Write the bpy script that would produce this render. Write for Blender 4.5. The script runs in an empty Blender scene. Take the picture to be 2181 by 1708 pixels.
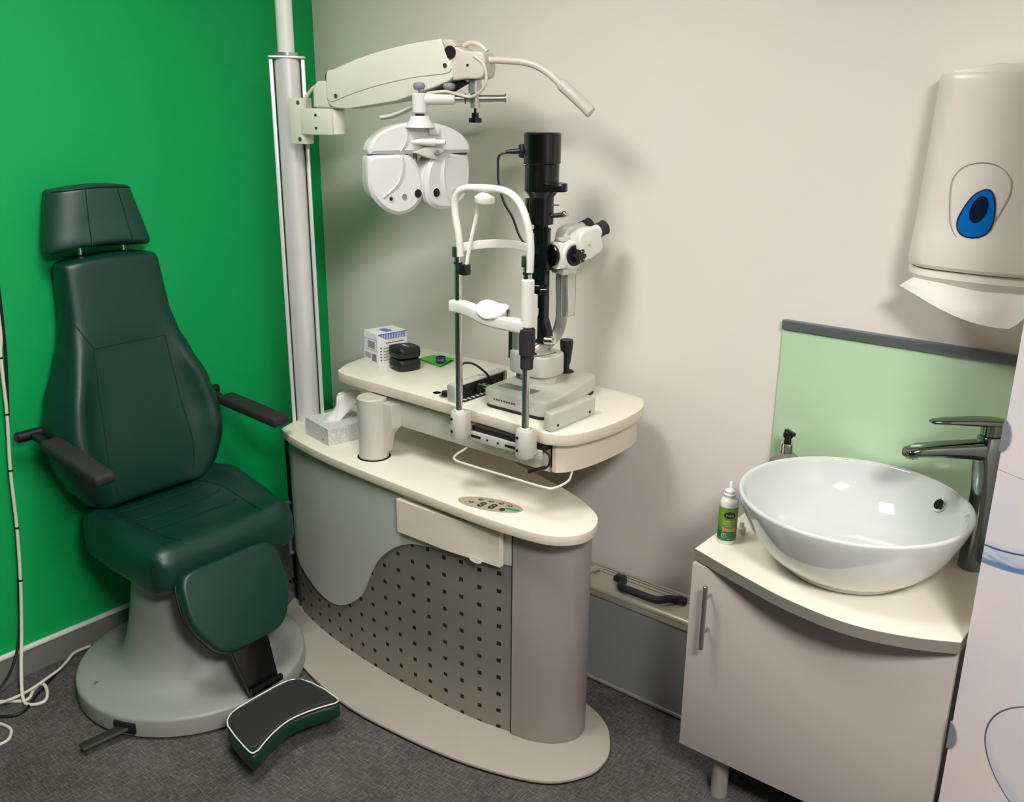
import bpy, bmesh, math, random
from mathutils import Vector, Matrix
random.seed(7)
C = bpy.context.scene.collection
PI = math.pi

# ------------------------------------------------------------------ camera
def cam_axes(yaw, p, r):
    f = Vector((math.sin(yaw)*math.cos(p), math.cos(yaw)*math.cos(p), -math.sin(p)))
    rt = Vector((math.cos(yaw), -math.sin(yaw), 0)); d = f.cross(rt)
    return rt*math.cos(r)+d*math.sin(r), -rt*math.sin(r)+d*math.cos(r), f
cd = bpy.data.cameras.new('camera'); cam = bpy.data.objects.new('camera', cd); C.objects.link(cam)
cd.sensor_width = 36; cd.lens = 36*2000/2181; cd.clip_start = .02
_r, _d, _f = cam_axes(math.radians(-38.94), math.radians(17.78), math.radians(-.5))
m = Matrix((( _r.x, -_d.x, -_f.x, 2.8165), (_r.y, -_d.y, -_f.y, -2.3395), (_r.z, -_d.z, -_f.z, 1.75), (0, 0, 0, 1)))
cam.matrix_world = m
bpy.context.scene.camera = cam
# ------------------------------------------------------------------ world, exposure
w = bpy.data.worlds.new('world'); bpy.context.scene.world = w; w.use_nodes = True
w.node_tree.nodes['Background'].inputs[0].default_value = (.9, .95, 1, 1)
w.node_tree.nodes['Background'].inputs[1].default_value = .05
vs = bpy.context.scene.view_settings
vs.view_transform = 'Standard'; vs.look = 'None'; vs.gamma = 1; vs.use_curve_mapping = False
vs.exposure = 0.0
ROOM_X, ROOM_Y, ROOM_Z = 4.3, -5.0, 2.6
# ceiling light panels: centre x, centre y, strength
LIGHTS = [(3.45, -2.1, 92.0), (1.25, -1.35, 28.0)]

# ------------------------------------------------------------------ materials
def lin(c):
    return tuple(((v/255)/12.92 if v/255 <= .04045 else ((v/255+.055)/1.055)**2.4) for v in c)
MATS = {}
def mat(name, rgb, rough=.5, metal=0, spec=.5, coat=0, amt=.03, scale=30, bump=0, bscale=400, trans=0, emit=0, aniso=0):
    if name in MATS: return MATS[name]
    m = bpy.data.materials.new(name); m.use_nodes = True; n = m.node_tree.nodes; l = m.node_tree.links
    b = n['Principled BSDF']; c = lin(rgb)
    tc = n.new('ShaderNodeTexCoord'); nz = n.new('ShaderNodeTexNoise'); nz.inputs['Scale'].default_value = scale
    nz.inputs['Detail'].default_value = 3
    l.new(tc.outputs['Object'], nz.inputs['Vector'])
    mx = n.new('ShaderNodeMix'); mx.data_type = 'RGBA'
    mx.inputs['A'].default_value = (*[v*(1-amt) for v in c], 1); mx.inputs['B'].default_value = (*[min(1, v*(1+amt)) for v in c], 1)
    l.new(nz.outputs['Fac'], mx.inputs['Factor']); l.new(mx.outputs['Result'], b.inputs['Base Color'])
    b.inputs['Roughness'].default_value = rough; b.inputs['Metallic'].default_value = metal
    b.inputs['Specular IOR Level'].default_value = spec; b.inputs['Coat Weight'].default_value = coat
    if trans: b.inputs['Transmission Weight'].default_value = trans
    if emit:
        b.inputs['Emission Color'].default_value = (*c, 1); b.inputs['Emission Strength'].default_value = emit
    if bump:
        n2 = n.new('ShaderNodeTexNoise'); n2.inputs['Scale'].default_value = bscale; n2.inputs['Detail'].default_value = 2
        l.new(tc.outputs['Object'], n2.inputs['Vector'])
        bp = n.new('ShaderNodeBump'); bp.inputs['Strength'].default_value = bump; bp.inputs['Distance'].default_value = .001
        l.new(n2.outputs['Fac'], bp.inputs['Height']); l.new(bp.outputs['Normal'], b.inputs['Normal'])
    MATS[name] = m; return m

class NT:      # small node-building helper
    def __init__(s, m): s.n = m.node_tree.nodes; s.l = m.node_tree.links
    def _in(s, sock, v):
        if isinstance(v, bpy.types.NodeSocket): s.l.new(v, sock)
        else: sock.default_value = v
    def math(s, op, a, b=0.0, c=None):
        x = s.n.new('ShaderNodeMath'); x.operation = op; s._in(x.inputs[0], a); s._in(x.inputs[1], b)
        if c is not None: s._in(x.inputs[2], c)
        return x.outputs[0]
    def mix(s, f, a, b):
        x = s.n.new('ShaderNodeMix'); x.data_type = 'RGBA'; s._in(x.inputs['Factor'], f)
        s._in(x.inputs['A'], a if isinstance(a, bpy.types.NodeSocket) else (*a, 1)); s._in(x.inputs['B'], b if isinstance(b, bpy.types.NodeSocket) else (*b, 1))
        return x.outputs['Result']
    def noise(s, vec, scale, detail=2, rough=.5):
        x = s.n.new('ShaderNodeTexNoise'); s.l.new(vec, x.inputs['Vector']); x.inputs['Scale'].default_value = scale
        x.inputs['Detail'].default_value = detail; x.inputs['Roughness'].default_value = rough; return x.outputs['Fac']
    def mapping(s, vec, sc, rot=(0, 0, 0)):
        x = s.n.new('ShaderNodeMapping'); s.l.new(vec, x.inputs['Vector']); x.inputs['Scale'].default_value = sc; x.inputs['Rotation'].default_value = rot
        return x.outputs['Vector']
    def smooth(s, v, a, b):
        x = s.n.new('ShaderNodeMapRange'); x.interpolation_type = 'SMOOTHSTEP'; s._in(x.inputs['Value'], v)
        x.inputs['From Min'].default_value = a; x.inputs['From Max'].default_value = b; return x.outputs['Result']

M = {}
M['wall'] = mat('white_wall_paint', (232, 224, 215), .75, amt=.012, scale=6, bump=.08, bscale=500)
M['green_wall'] = mat('green_wall_paint', (0, 164, 86), .6, amt=.015, scale=5, bump=.06, bscale=500, spec=.3)
M['ceiling'] = mat('ceiling_paint', (225, 222, 214), .9)
M['skirting'] = mat('skirting_grey', (118, 120, 112), .45)
M['alu_trim'] = mat('trim_aluminium', (236, 236, 228), .3)
M['cream'] = mat('cream_laminate', (240, 233, 217), .28, amt=.012, coat=.15)
M['cream_edge'] = mat('cream_edge', (222, 210, 192), .4, amt=.012)
M['drawer'] = mat('drawer_cream', (226, 216, 198), .4, amt=.01)
M['light_panel'] = mat('light_grey_metal_paint', (196, 197, 186), .42, amt=.02, metal=.1)
M['column_grey'] = mat('column_grey_metal_paint', (152, 146, 139), .42, amt=.02, metal=.1)
M['base_grey'] = mat('base_plate_grey', (168, 161, 148), .5, amt=.05, scale=12)
M['black'] = mat('black_plastic', (18, 18, 18), .45, amt=.1)
M['blackmetal'] = mat('black_lacquer_metal', (8, 9, 10), .22, amt=.1)
M['rubber'] = mat('black_rubber', (38, 36, 33), .7, amt=.1, bump=.25, bscale=900)
M['darkvoid'] = mat('dark_recess', (8, 8, 8), .9)
M['white_plastic'] = mat('white_plastic', (228, 226, 216), .32, amt=.01)
M['white_gloss'] = mat('white_gloss_plastic', (232, 232, 226), .18, amt=.01, coat=.3)
M['arm_white'] = mat('arm_enamel', (216, 214, 200), .35, amt=.01, bump=.05, bscale=900)
M['arm_head'] = mat('arm_head_enamel', (206, 197, 186), .35, amt=.01)
M['sl_grey'] = mat('instrument_grey_enamel', (196, 195, 184), .3, amt=.015)
M['silver'] = mat('satin_silver', (190, 190, 182), .3, metal=.8, amt=.02)
M['mast'] = mat('satin_aluminium', (222, 221, 216), .34, metal=.25, amt=.02)
M['fill_cut_dark'] = mat('fill_cut_wall_dark', (74, 72, 70), .8)  # dark tone added on unseen wall parts for dark chrome reflections, less fill
M['chrome'] = mat('chrome', (225, 225, 222), .06, metal=1, amt=.01)
M['tap_chrome'] = mat('tap_chrome', (122, 134, 128), .10, metal=1, amt=.02)
M['steel'] = mat('brushed_steel', (176, 172, 166), .3, metal=1, amt=.06, scale=80)
M['knob_grey'] = mat('grey_knob', (128, 128, 134), .5)
M['leather'] = mat('dark_green_leather', (11, 54, 43), .34, amt=.06, scale=20, bump=.35, bscale=650, spec=.55)
M['leather2'] = mat('dark_green_leather_paler', (28, 64, 53), .4, amt=.06, scale=20, bump=.35, bscale=650, spec=.55)  # paler tone of the green leather, used on the headrest
M['seam'] = mat('dark_green_stitching', (8, 40, 32), .5)
M['chair_base'] = mat('chair_base_grey', (150, 152, 144), .42, amt=.03, scale=60, bump=.15, bscale=1200)
M['ceramic'] = mat('white_ceramic', (214, 216, 213), .07, amt=.005, coat=.5)
M['worktop_edge'] = mat('worktop_edge_grey', (128, 122, 112), .5)
M['cabinet'] = mat('cabinet_grey_laminate', (184, 174, 166), .5, amt=.01, bump=.1, bscale=900)
M['carcass'] = mat('cabinet_carcass', (60, 56, 52), .7)
M['splash'] = mat('pale_green_glass', (190, 218, 180), .12, amt=.01, coat=.4)
M['splash_rail'] = mat('splash_rail_grey', (112, 118, 120), .35, metal=.4)
M['dispenser'] = mat('dispenser_plastic', (226, 219, 208), .3, amt=.008)
M['disp_line'] = mat('dispenser_line', (168, 162, 152), .5)
M['blue'] = mat('clear_blue_window', (8, 106, 190), .15, coat=.5)
M['navy'] = mat('dark_blue_inside', (2, 22, 48), .3)
M['phor_white'] = mat('phoropter_white', (216, 215, 211), .22, amt=.01, coat=.2)
M['paper'] = mat('paper_tissue', (232, 229, 222), .9, amt=.02, bump=.3, bscale=300)
M['cable_white'] = mat('white_cable', (222, 218, 200), .45)
M['cable_grey'] = mat('instrument_cable', (205, 198, 182), .45)
M['case_panel'] = mat('case_grey_panel', (136, 137, 135), .5, amt=.02)
M['case_alu'] = mat('case_aluminium', (196, 190, 172), .4, metal=.45, amt=.05, scale=15)
M['ink'] = mat('printed_ink', (70, 70, 74), .6)
M['blueink'] = mat('printed_blue_ink', (88, 110, 180), .6)
M['white_ink'] = mat('printed_white_ink', (214, 220, 214), .6)
M['carton'] = mat('carton_white', (232, 230, 230), .5, amt=.01)
M['green_cloth'] = mat('green_cleaning_cloth', (74, 172, 48), .85, bump=.3, bscale=900)
M['green_label'] = mat('green_logo_label', (20, 150, 100), .4)
M['blue_ring'] = mat('blue_lens_ring', (10, 58, 98), .3)
M['panel_beige'] = mat('keypad_beige', (178, 166, 142), .4)
M['brown'] = mat('keypad_brown', (64, 48, 38), .5)
M['soap'] = mat('soap_bottle', (150, 146, 136), .15, trans=.4)
M['acrylic'] = mat('clear_acrylic', (235, 238, 236), .03, trans=1)
M['orange'] = mat('label_orange', (226, 120, 50), .5)
M['red_ink'] = mat('sticker_red', (210, 90, 84), .6)

def carpet_mat():
    m = bpy.data.materials.new('grey_carpet'); m.use_nodes = True; t = NT(m); b = t.n['Principled BSDF']
    tc = t.n.new('ShaderNodeTexCoord'); o = tc.outputs['Object']
    ra = .28
    n1 = t.noise(t.mapping(o, (900, 24, 1), (0, 0, ra)), 1, 3, .7)
    n2 = t.noise(t.mapping(o, (24, 900, 1), (0, 0, ra)), 1, 3, .7)
    n3 = t.noise(o, 600, 2, .8); big = t.noise(o, 5, 2)
    a = t.smooth(n1, .50, .72); c = t.smooth(n2, .50, .72)
    line = t.math('MAXIMUM', a, c)
    f = t.math('ADD', t.math('MULTIPLY', line, .55), t.math('MULTIPLY', n3, .55))
    f = t.math('ADD', f, t.math('MULTIPLY', t.math('SUBTRACT', big, .5), .2))
    col = t.mix(t.smooth(f, .1, .95), lin((40, 38, 37)), lin((176, 168, 162)))
    t.l.new(col, b.inputs['Base Color']); b.inputs['Roughness'].default_value = .95; b.inputs['Specular IOR Level'].default_value = .15
    bp = t.n.new('ShaderNodeBump'); bp.inputs['Strength'].default_value = .7; bp.inputs['Distance'].default_value = .003
    t.l.new(f, bp.inputs['Height']); t.l.new(bp.outputs['Normal'], b.inputs['Normal'])
    return m
M['carpet'] = carpet_mat()

def perforated_mat():
    m = bpy.data.materials.new('perforated_steel'); m.use_nodes = True; t = NT(m); b = t.n['Principled BSDF']
    g = t.n.new('ShaderNodeTexCoord'); sp = t.n.new('ShaderNodeSeparateXYZ'); t.l.new(g.outputs['Object'], sp.inputs[0])
    x, z = sp.outputs[0], sp.outputs[2]; px, pz, h = .125, .055, .0062
    def lattice(ox, oz):
        u = t.math('PINGPONG', t.math('ADD', x, ox), px/2); v = t.math('PINGPONG', t.math('ADD', z, oz), pz/2)
        return t.math('MULTIPLY', t.math('LESS_THAN', u, h*1.12), t.math('LESS_THAN', v, h))
    # columns at local x = 1.345 - .0625 k
    rx, rz = 0.9, 0.0
    msk = t.math('MAXIMUM', lattice(-(1.345-rx)+px*8, -.516+pz*20), lattice(-(1.2825-rx)+px*8, -.5105+pz*20))
    br = t.noise(t.mapping(g.outputs['Object'], (6, 6, 900)), 1, 2); cl = t.noise(g.outputs['Object'], 7, 3)
    base = t.mix(t.math('ADD', t.math('MULTIPLY', br, .5), t.math('MULTIPLY', cl, .5)), lin((128, 126, 119)), lin((156, 151, 140)))
    t.l.new(t.mix(msk, base, (.004, .004, .004)), b.inputs['Base Color'])
    inv = t.math('SUBTRACT', 1, msk); t.l.new(t.math('MULTIPLY', inv, .4), b.inputs['Metallic'])
    t.l.new(t.math('ADD', .36, t.math('MULTIPLY', msk, .5)), b.inputs['Roughness'])
    bp = t.n.new('ShaderNodeBump'); bp.inputs['Strength'].default_value = .6; bp.inputs['Distance'].default_value = .002
    t.l.new(inv, bp.inputs['Height']); t.l.new(bp.outputs['Normal'], b.inputs['Normal'])
    return m
M['perf'] = perforated_mat()

def board_mat():
    m = bpy.data.materials.new('contact_lens_print'); m.use_nodes = True; t = NT(m); b = t.n['Principled BSDF']
    g = t.n.new('ShaderNodeTexCoord'); sp = t.n.new('ShaderNodeSeparateXYZ'); t.l.new(g.outputs['Object'], sp.inputs[0])
    x, z = sp.outputs[0], sp.outputs[2]
    cl = t.noise(g.outputs['Object'], 3.5, 3)
    col = t.mix(t.smooth(cl, .35, .65), lin((232, 214, 208)), lin((222, 214, 220)))
    def ell(cx, cz, rx, rz):
        u = t.math('DIVIDE', t.math('SUBTRACT', x, cx), rx); v = t.math('DIVIDE', t.math('SUBTRACT', z, cz), rz)
        return t.math('SQRT', t.math('ADD', t.math('MULTIPLY', u, u), t.math('MULTIPLY', v, v)))
    # lower lens: pale bowl with a dark rim
    e1 = ell(.35, .545, .275, .16)
    inside = t.math('SUBTRACT', 1, t.smooth(e1, .97, 1.0))
    e1b = ell(.34, .575, .27, .155)
    shade = t.math('MULTIPLY', t.smooth(e1b, .93, 1.06), inside)
    col = t.mix(t.math('MULTIPLY', inside, .45), col, lin((214, 208, 212)))
    col = t.mix(t.math('MULTIPLY', shade, .35), col, lin((160, 180, 202)))
    ring = t.math('MULTIPLY', t.smooth(e1, .980, .988), t.math('SUBTRACT', 1, t.smooth(e1, .994, 1.002)))
    col = t.mix(t.math('MULTIPLY', ring, .9), col, lin((48, 42, 72)))
    # band of a second lens, near the worktop height
    e2 = ell(-.02, 1.2, .35, .312)
    lo = t.math('MULTIPLY', t.smooth(e2, .82, .875), t.math('SUBTRACT', 1, t.smooth(e2, .992, 1.0)))
    low = t.math('LESS_THAN', z, 1.0)
    lo = t.math('MULTIPLY', lo, low)
    rim = t.math('MULTIPLY', t.math('MULTIPLY', t.smooth(e2, .95, .97), t.math('SUBTRACT', 1, t.smooth(e2, .992, 1.0))), low)
    streak = t.noise(t.mapping(g.outputs['Object'], (10, 1, 60)), 1, 2)
    col = t.mix(t.math('MULTIPLY', lo, .8), col, lin((190, 198, 214)))
    col = t.mix(t.math('MULTIPLY', t.math('MULTIPLY', lo, t.smooth(streak, .5, .7)), .7), col, lin((96, 124, 170)))
    col = t.mix(t.math('MULTIPLY', rim, .85), col, lin((84, 120, 168)))
    topline = t.math('MULTIPLY', t.math('MULTIPLY', t.smooth(e2, .868, .872), t.math('SUBTRACT', 1, t.smooth(e2, .879, .884))), low)
    col = t.mix(t.math('MULTIPLY', topline, .9), col, lin((30, 48, 96)))
    # horizontal seam
    sm = t.math('LESS_THAN', t.math('ABSOLUTE', t.math('SUBTRACT', z, 1.086)), .0009)
    col = t.mix(t.math('MULTIPLY', sm, .6), col, lin((120, 108, 112)))
    t.l.new(col, b.inputs['Base Color']); b.inputs['Roughness'].default_value = .35
    return m
M['board'] = board_mat()

def tissue_mat():
    m = bpy.data.materials.new('tissue_box_print'); m.use_nodes = True; t = NT(m); b = t.n['Principled BSDF']
    g = t.n.new('ShaderNodeTexCoord')
    n = t.noise(g.outputs['Object'], 70, 4, .7); n2 = t.noise(g.outputs['Object'], 140, 2)
    f = t.smooth(t.math('ABSOLUTE', t.math('SUBTRACT', n, .5)), .0, .07)
    t.l.new(t.mix(f, lin((190, 190, 186)), lin((216, 216, 211))), b.inputs['Base Color']); b.inputs['Roughness'].default_value = .6
    return m
M['tissue_box'] = tissue_mat()
def label_mat():
    m = bpy.data.materials.new('bottle_label_green'); m.use_nodes = True; t = NT(m); b = t.n['Principled BSDF']
    g = t.n.new('ShaderNodeTexCoord'); sp = t.n.new('ShaderNodeSeparateXYZ'); t.l.new(g.outputs['Object'], sp.inputs[0])
    nz = t.noise(g.outputs['Object'], 40, 2)
    f = t.smooth(t.math('ADD', sp.outputs[2], t.math('MULTIPLY', nz, .02)), .035, .075)
    t.l.new(t.mix(f, lin((0, 110, 58)), lin((116, 158, 40))), b.inputs['Base Color']); b.inputs['Roughness'].default_value = .35
    return m
M['label'] = label_mat()
def emit_mat():
    m = bpy.data.materials.new('light_diffuser'); m.use_nodes = True; t = NT(m); b = t.n['Principled BSDF']
    b.inputs['Base Color'].default_value = (.8, .8, .8, 1); b.inputs['Emission Color'].default_value = (1.0, .99, .97, 1)
    return m

# ------------------------------------------------------------------ geometry helpers
def fr(o, X, Y, Z):
    X, Y, Z = Vector(X).normalized(), Vector(Y).normalized(), Vector(Z).normalized(); o = Vector(o)
    return Matrix(((X.x, Y.x, Z.x, o.x), (X.y, Y.y, Z.y, o.y), (X.z, Y.z, Z.z, o.z), (0, 0, 0, 1)))
def axisframe(p0, d, up=(0, 0, 1)):      # Z along d
    d = Vector(d).normalized(); up = Vector(up)
    if abs(d.dot(up)) > .98: up = Vector((1, 0, 0))
    X = up.cross(d).normalized(); Y = d.cross(X)
    return fr(p0, X, Y, d)
def T(x, y, z): return Matrix.Translation((x, y, z))
def catmull(pts, n=6, closed=False):
    P = [Vector(p) for p in pts]; out = []; N = len(P)
    rng = N if closed else N-1
    for i in range(rng):
        p0 = P[(i-1) % N] if closed or i > 0 else P[0]*2-P[1]
        p1 = P[i]; p2 = P[(i+1) % N]
        p3 = P[(i+2) % N] if closed or i+2 < N else P[-1]*2-P[-2]
        for k in range(n):
            t = k/n
            out.append(.5*((2*p1)+(p2-p0)*t+(2*p0-5*p1+4*p2-p3)*t*t+(3*p1-p0-3*p2+p3)*t**3))
    if not closed: out.append(P[-1])
    return out
def sm2(pts, n=5, closed=True): return [(p.x, p.y) for p in catmull([(a, b, 0) for a, b in pts], n, closed)]
def interp(x, xs, ys):
    if x <= xs[0]: return ys[0]
    for i in range(len(xs)-1):
        if x <= xs[i+1]:
            t = (x-xs[i])/(xs[i+1]-xs[i]); t = t*t*(3-2*t)*.5+t*.5
            return ys[i]+(ys[i+1]-ys[i])*t
    return ys[-1]
def rrect(w, h, r, n=5):
    out = []
    for cx, cy, a in ((w/2-r, h/2-r, 0), (-w/2+r, h/2-r, PI/2), (-w/2+r, -h/2+r, PI), (w/2-r, -h/2+r, 1.5*PI)):
        for k in range(n+1): out.append((cx+r*math.cos(a+PI/2*k/n), cy+r*math.sin(a+PI/2*k/n)))
    return out

def rpoly(pts, r, n=5):      # polygon with rounded corners
    out = []; N = len(pts)
    for i in range(N):
        p0, p, p1 = Vector(pts[i-1]), Vector(pts[i]), Vector(pts[(i+1) % N])
        a, b = (p0-p), (p1-p); k = min(r, a.length*.45, b.length*.45); A, B = p+a.normalized()*k, p+b.normalized()*k
        for j in range(n+1):
            t = j/n; q = A*(1-t)**2+p*2*t*(1-t)+B*t*t; out.append((q.x, q.y))
    return out
class G:
    def __init__(s): s.v = []; s.f = []; s.mi = []
    def raw(s, V, F, M=None, mi=0):
        o = len(s.v); s.v += [(M @ Vector(v)) if M else Vector(v) for v in V]
        s.f += [tuple(i+o for i in f) for f in F]; s.mi += [mi]*len(F); return s
    def bm(s, b, M=None, mi=0):
        bmesh.ops.recalc_face_normals(b, faces=b.faces[:]); b.verts.index_update()
        s.raw([v.co.copy() for v in b.verts], [[v.index for v in f.verts] for f in b.faces], M, mi); b.free(); return s
    def box(s, size, c=(0, 0, 0), bev=0, seg=2, M=None, mi=0):
        b = bmesh.new(); bmesh.ops.create_cube(b, size=1)
        for v in b.verts: v.co = Vector((v.co.x*size[0]+c[0], v.co.y*size[1]+c[1], v.co.z*size[2]+c[2]))
        if bev: bmesh.ops.bevel(b, geom=b.edges[:], offset=min(bev, min(size)*.49), segments=seg, affect='EDGES', profile=.5)
        return s.bm(b, M, mi)
    def b2(s, x0, x1, y0, y1, z0, z1, bev=0, seg=2, M=None, mi=0):
        return s.box((x1-x0, y1-y0, z1-z0), ((x0+x1)/2, (y0+y1)/2, (z0+z1)/2), bev, seg, M, mi)
    def bar(s, p0, p1, w, h, bev=0, up=(0, 0, 1), seg=2, mi=0):     # box from p0 to p1; w sideways, h along up
        p0, p1 = Vector(p0), Vector(p1); d = p1-p0; M = axisframe((p0+p1)/2, d, up)
        return s.box((w, h, d.length), (0, 0, 0), bev, seg, M, mi)
    def prism(s, pts, z0, z1, bev=0, seg=2, M=None, mi=0):
        b = bmesh.new(); vs = [b.verts.new((p[0], p[1], z0)) for p in pts]; f = b.faces.new(vs)
        r = bmesh.ops.extrude_face_region(b, geom=[f]); nv = [e for e in r['geom'] if isinstance(e, bmesh.types.BMVert)]
        for v in nv: v.co.z = z1
        if bev:
            b.normal_update()
            ed = [e for e in b.edges if abs(e.verts[0].co.z-e.verts[1].co.z) < 1e-6]
            bmesh.ops.bevel(b, geom=ed, offset=bev, segments=seg, affect='EDGES', profile=.5)
        return s.bm(b, M, mi)
    def lathe(s, prof, M=None, seg=32, mi=0, sx=1, sy=1):
        V, F = [], []; n = len(prof)
        for i in range(seg):
            a = 2*PI*i/seg
            for r, z in prof: V.append((r*math.cos(a)*sx, r*math.sin(a)*sy, z))
        for i in range(seg):
            j = (i+1) % seg
            for k in range(n-1): F.append((i*n+k, j*n+k, j*n+k+1, i*n+k+1))
        b = bmesh.new(); vs = [b.verts.new(v) for v in V]
        for f in F: b.faces.new([vs[i] for i in f])
        if prof[0][0] > 1e-6: b.faces.new([vs[i*n] for i in range(seg)][::-1])
        if prof[-1][0] > 1e-6: b.faces.new([vs[i*n+n-1] for i in range(seg)])
        bmesh.ops.remove_doubles(b, verts=b.verts[:], dist=1e-6)
        bmesh.ops.dissolve_degenerate(b, edges=b.edges[:], dist=1e-6)
        return s.bm(b, M, mi)
    def cyl(s, p0, p1, r, r2=None, bev=0, seg=24, mi=0):
        p0, p1 = Vector(p0), Vector(p1); L = (p1-p0).length; r2 = r if r2 is None else r2
        pr = [(0, 0), (r-bev, 0), (r, bev), (r2, L-bev), (r2-bev, L), (0, L)] if bev else [(r, 0), (r2, L)]
        return s.lathe(pr, axisframe(p0, p1-p0), seg, mi)
    def tube(s, pts, r, seg=10, n=6, closed=False, mi=0, sc=(1, 1)):
        P = catmull(pts, n, closed) if n > 1 else [Vector(p) for p in pts]
        N = len(P); rings = []; up = None
        for i in range(N):
            t = (P[(i+1) % N]-P[i-1]) if closed else (P[min(i+1, N-1)]-P[max(i-1, 0)])
            t.normalize()
            if up is None: up = Vector((0, 0, 1)) if abs(t.z) < .9 else Vector((1, 0, 0))
            X = up.cross(t); X = X.normalized() if X.length > 1e-6 else Vector((1, 0, 0)); Y = t.cross(X); up = Y
            rr = r(i/(N-1)) if callable(r) else r
            rings.append([P[i]+X*math.cos(2*PI*k/seg)*rr*sc[0]+Y*math.sin(2*PI*k/seg)*rr*sc[1] for k in range(seg)])
        return s.loft(rings, mi=mi, closed=closed)
    def ribbon(s, pts, w, h, n=6, bev=0, up=(0, 0, 1), mi=0):       # rounded-rect section swept with fixed up
        P = catmull(pts, n); N = len(P); rings = []; up = Vector(up)
        sec = rrect(w, h, min(w, h)*.3 if not bev else bev, 3)
        for i in range(N):
            t = (P[min(i+1, N-1)]-P[max(i-1, 0)]).normalized()
            X = up.cross(t).normalized(); Y = t.cross(X)
            rings.append([P[i]+X*a+Y*b_ for a, b_ in sec])
        return s.loft(rings, mi=mi)
    def loft(s, rings, caps=True, closed=False, M=None, mi=0):
        n = len(rings[0]); b = bmesh.new(); vs = [[b.verts.new(p) for p in R] for R in rings]
        m = len(rings)
        for i in range(m if closed else m-1):
            a, c = vs[i], vs[(i+1) % m]
            for k in range(n):
                b.faces.new((a[k], a[(k+1) % n], c[(k+1) % n], c[k]))
        if caps and not closed:
            b.faces.new(vs[0][::-1]); b.faces.new(vs[-1])
        return s.bm(b, M, mi)
    def ball(s, c, r, sc=(1, 1, 1), M=None, seg=20, mi=0):
        b = bmesh.new(); bmesh.ops.create_uvsphere(b, u_segments=seg, v_segments=seg//2, radius=r)
        for v in b.verts: v.co = Vector((v.co.x*sc[0]+c[0], v.co.y*sc[1]+c[1], v.co.z*sc[2]+c[2]))
        return s.bm(b, M, mi)
    def grid(s, fn, nu, nv, mi=0, thick=None, M=None):             # open surface; thick = offset vector
        V = [fn(i/nu, j/nv) for i in range(nu+1) for j in range(nv+1)]; F = []
        idx = lambda i, j: i*(nv+1)+j
        for i in range(nu):
            for j in range(nv): F.append((idx(i, j), idx(i+1, j), idx(i+1, j+1), idx(i, j+1)))
        if thick is not None:
            k = len(V); th = Vector(thick); V += [Vector(v)+th for v in V]
            F += [tuple(q+k for q in f[::-1]) for f in F[:]]
            edge = [(idx(i, 0), idx(i+1, 0)) for i in range(nu)]+[(idx(nu, j), idx(nu, j+1)) for j in range(nv)]+[(idx(i+1, nv), idx(i, nv)) for i in range(nu)][::-1]+[(idx(0, j+1), idx(0, j)) for j in range(nv)][::-1]
            F += [(a, c, c+k, a+k) for a, c in edge]
        b = bmesh.new(); vs = [b.verts.new(v) for v in V]
        for f in F: b.faces.new([vs[i] for i in f])
        return s.bm(b, M, mi)
    def text(s, txt, size, M, ext=.0003, mi=0, wrap=None, align='CENTER', sx=1):
        cu = bpy.data.curves.new('tmp', 'FONT'); cu.body = txt; cu.size = size; cu.extrude = ext; cu.align_x = align; cu.align_y = 'CENTER'
        cu.resolution_u = 3
        o = bpy.data.objects.new('tmp', cu); me = bpy.data.meshes.new_from_object(o)
        V = [Vector((v.co.x*sx, v.co.y, v.co.z)) for v in me.vertices]
        if wrap: V = [wrap(v) for v in V]
        s.raw(V, [tuple(p.vertices) for p in me.polygons], M, mi)
        bpy.data.objects.remove(o); bpy.data.curves.remove(cu); bpy.data.meshes.remove(me); return s
    def make(s, name, mats, parent=None, angle=40, top=None):
        me = bpy.data.meshes.new(name)
        W = Matrix.Identity(4); p = parent
        if parent is not None: W = ROOTM[parent.name]
        Wi = W.inverted()
        me.from_pydata([Wi @ v for v in s.v], [], s.f)
        if not isinstance(mats, (list, tuple)): mats = [mats]
        for m_ in mats: me.materials.append(m_)
        me.polygons.foreach_set('material_index', s.mi)
        if top is not None:
            for p_ in me.polygons:
                if p_.normal.z > .9: p_.material_index = top
        me.shade_smooth(); me.set_sharp_from_angle(angle=math.radians(angle)); me.update()
        o = bpy.data.objects.new(name, me); C.objects.link(o)
        if parent is not None: o.parent = parent
        ROOTM[o.name] = W
        return o
ROOTM = {}
def thing(name, label, cat, loc, rotz=0, group=None):
    o = bpy.data.objects.new(name, None); C.objects.link(o); o.empty_display_size = .05
    o.location = loc; o.rotation_euler = (0, 0, rotz); o['label'] = label; o['category'] = cat
    if group: o['group'] = group
    ROOTM[o.name] = Matrix.Translation(loc) @ Matrix.Rotation(rotz, 4, 'Z'); return o
def single(g, name, mats, label, cat, loc, group=None, angle=40, top=None):     # a thing that is one mesh, origin at its base
    tmp = bpy.data.objects.new('tmp_root', None); ROOTM[tmp.name] = Matrix.Translation(loc)
    key = tmp.name
    me_parent = tmp
    o = G.make(g, name, mats, None, angle, top)
    for v in o.data.vertices: v.co -= Vector(loc)
    o.location = loc; ROOTM[o.name] = Matrix.Translation(loc); bpy.data.objects.remove(tmp); ROOTM.pop(key, None)
    o['label'] = label; o['category'] = cat
    if group: o['group'] = group
    return o
def struct(name, g, mats, parent=None):
    o = g.make(name, mats, parent)
    if parent is None: o['kind'] = 'structure'
    return o

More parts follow.
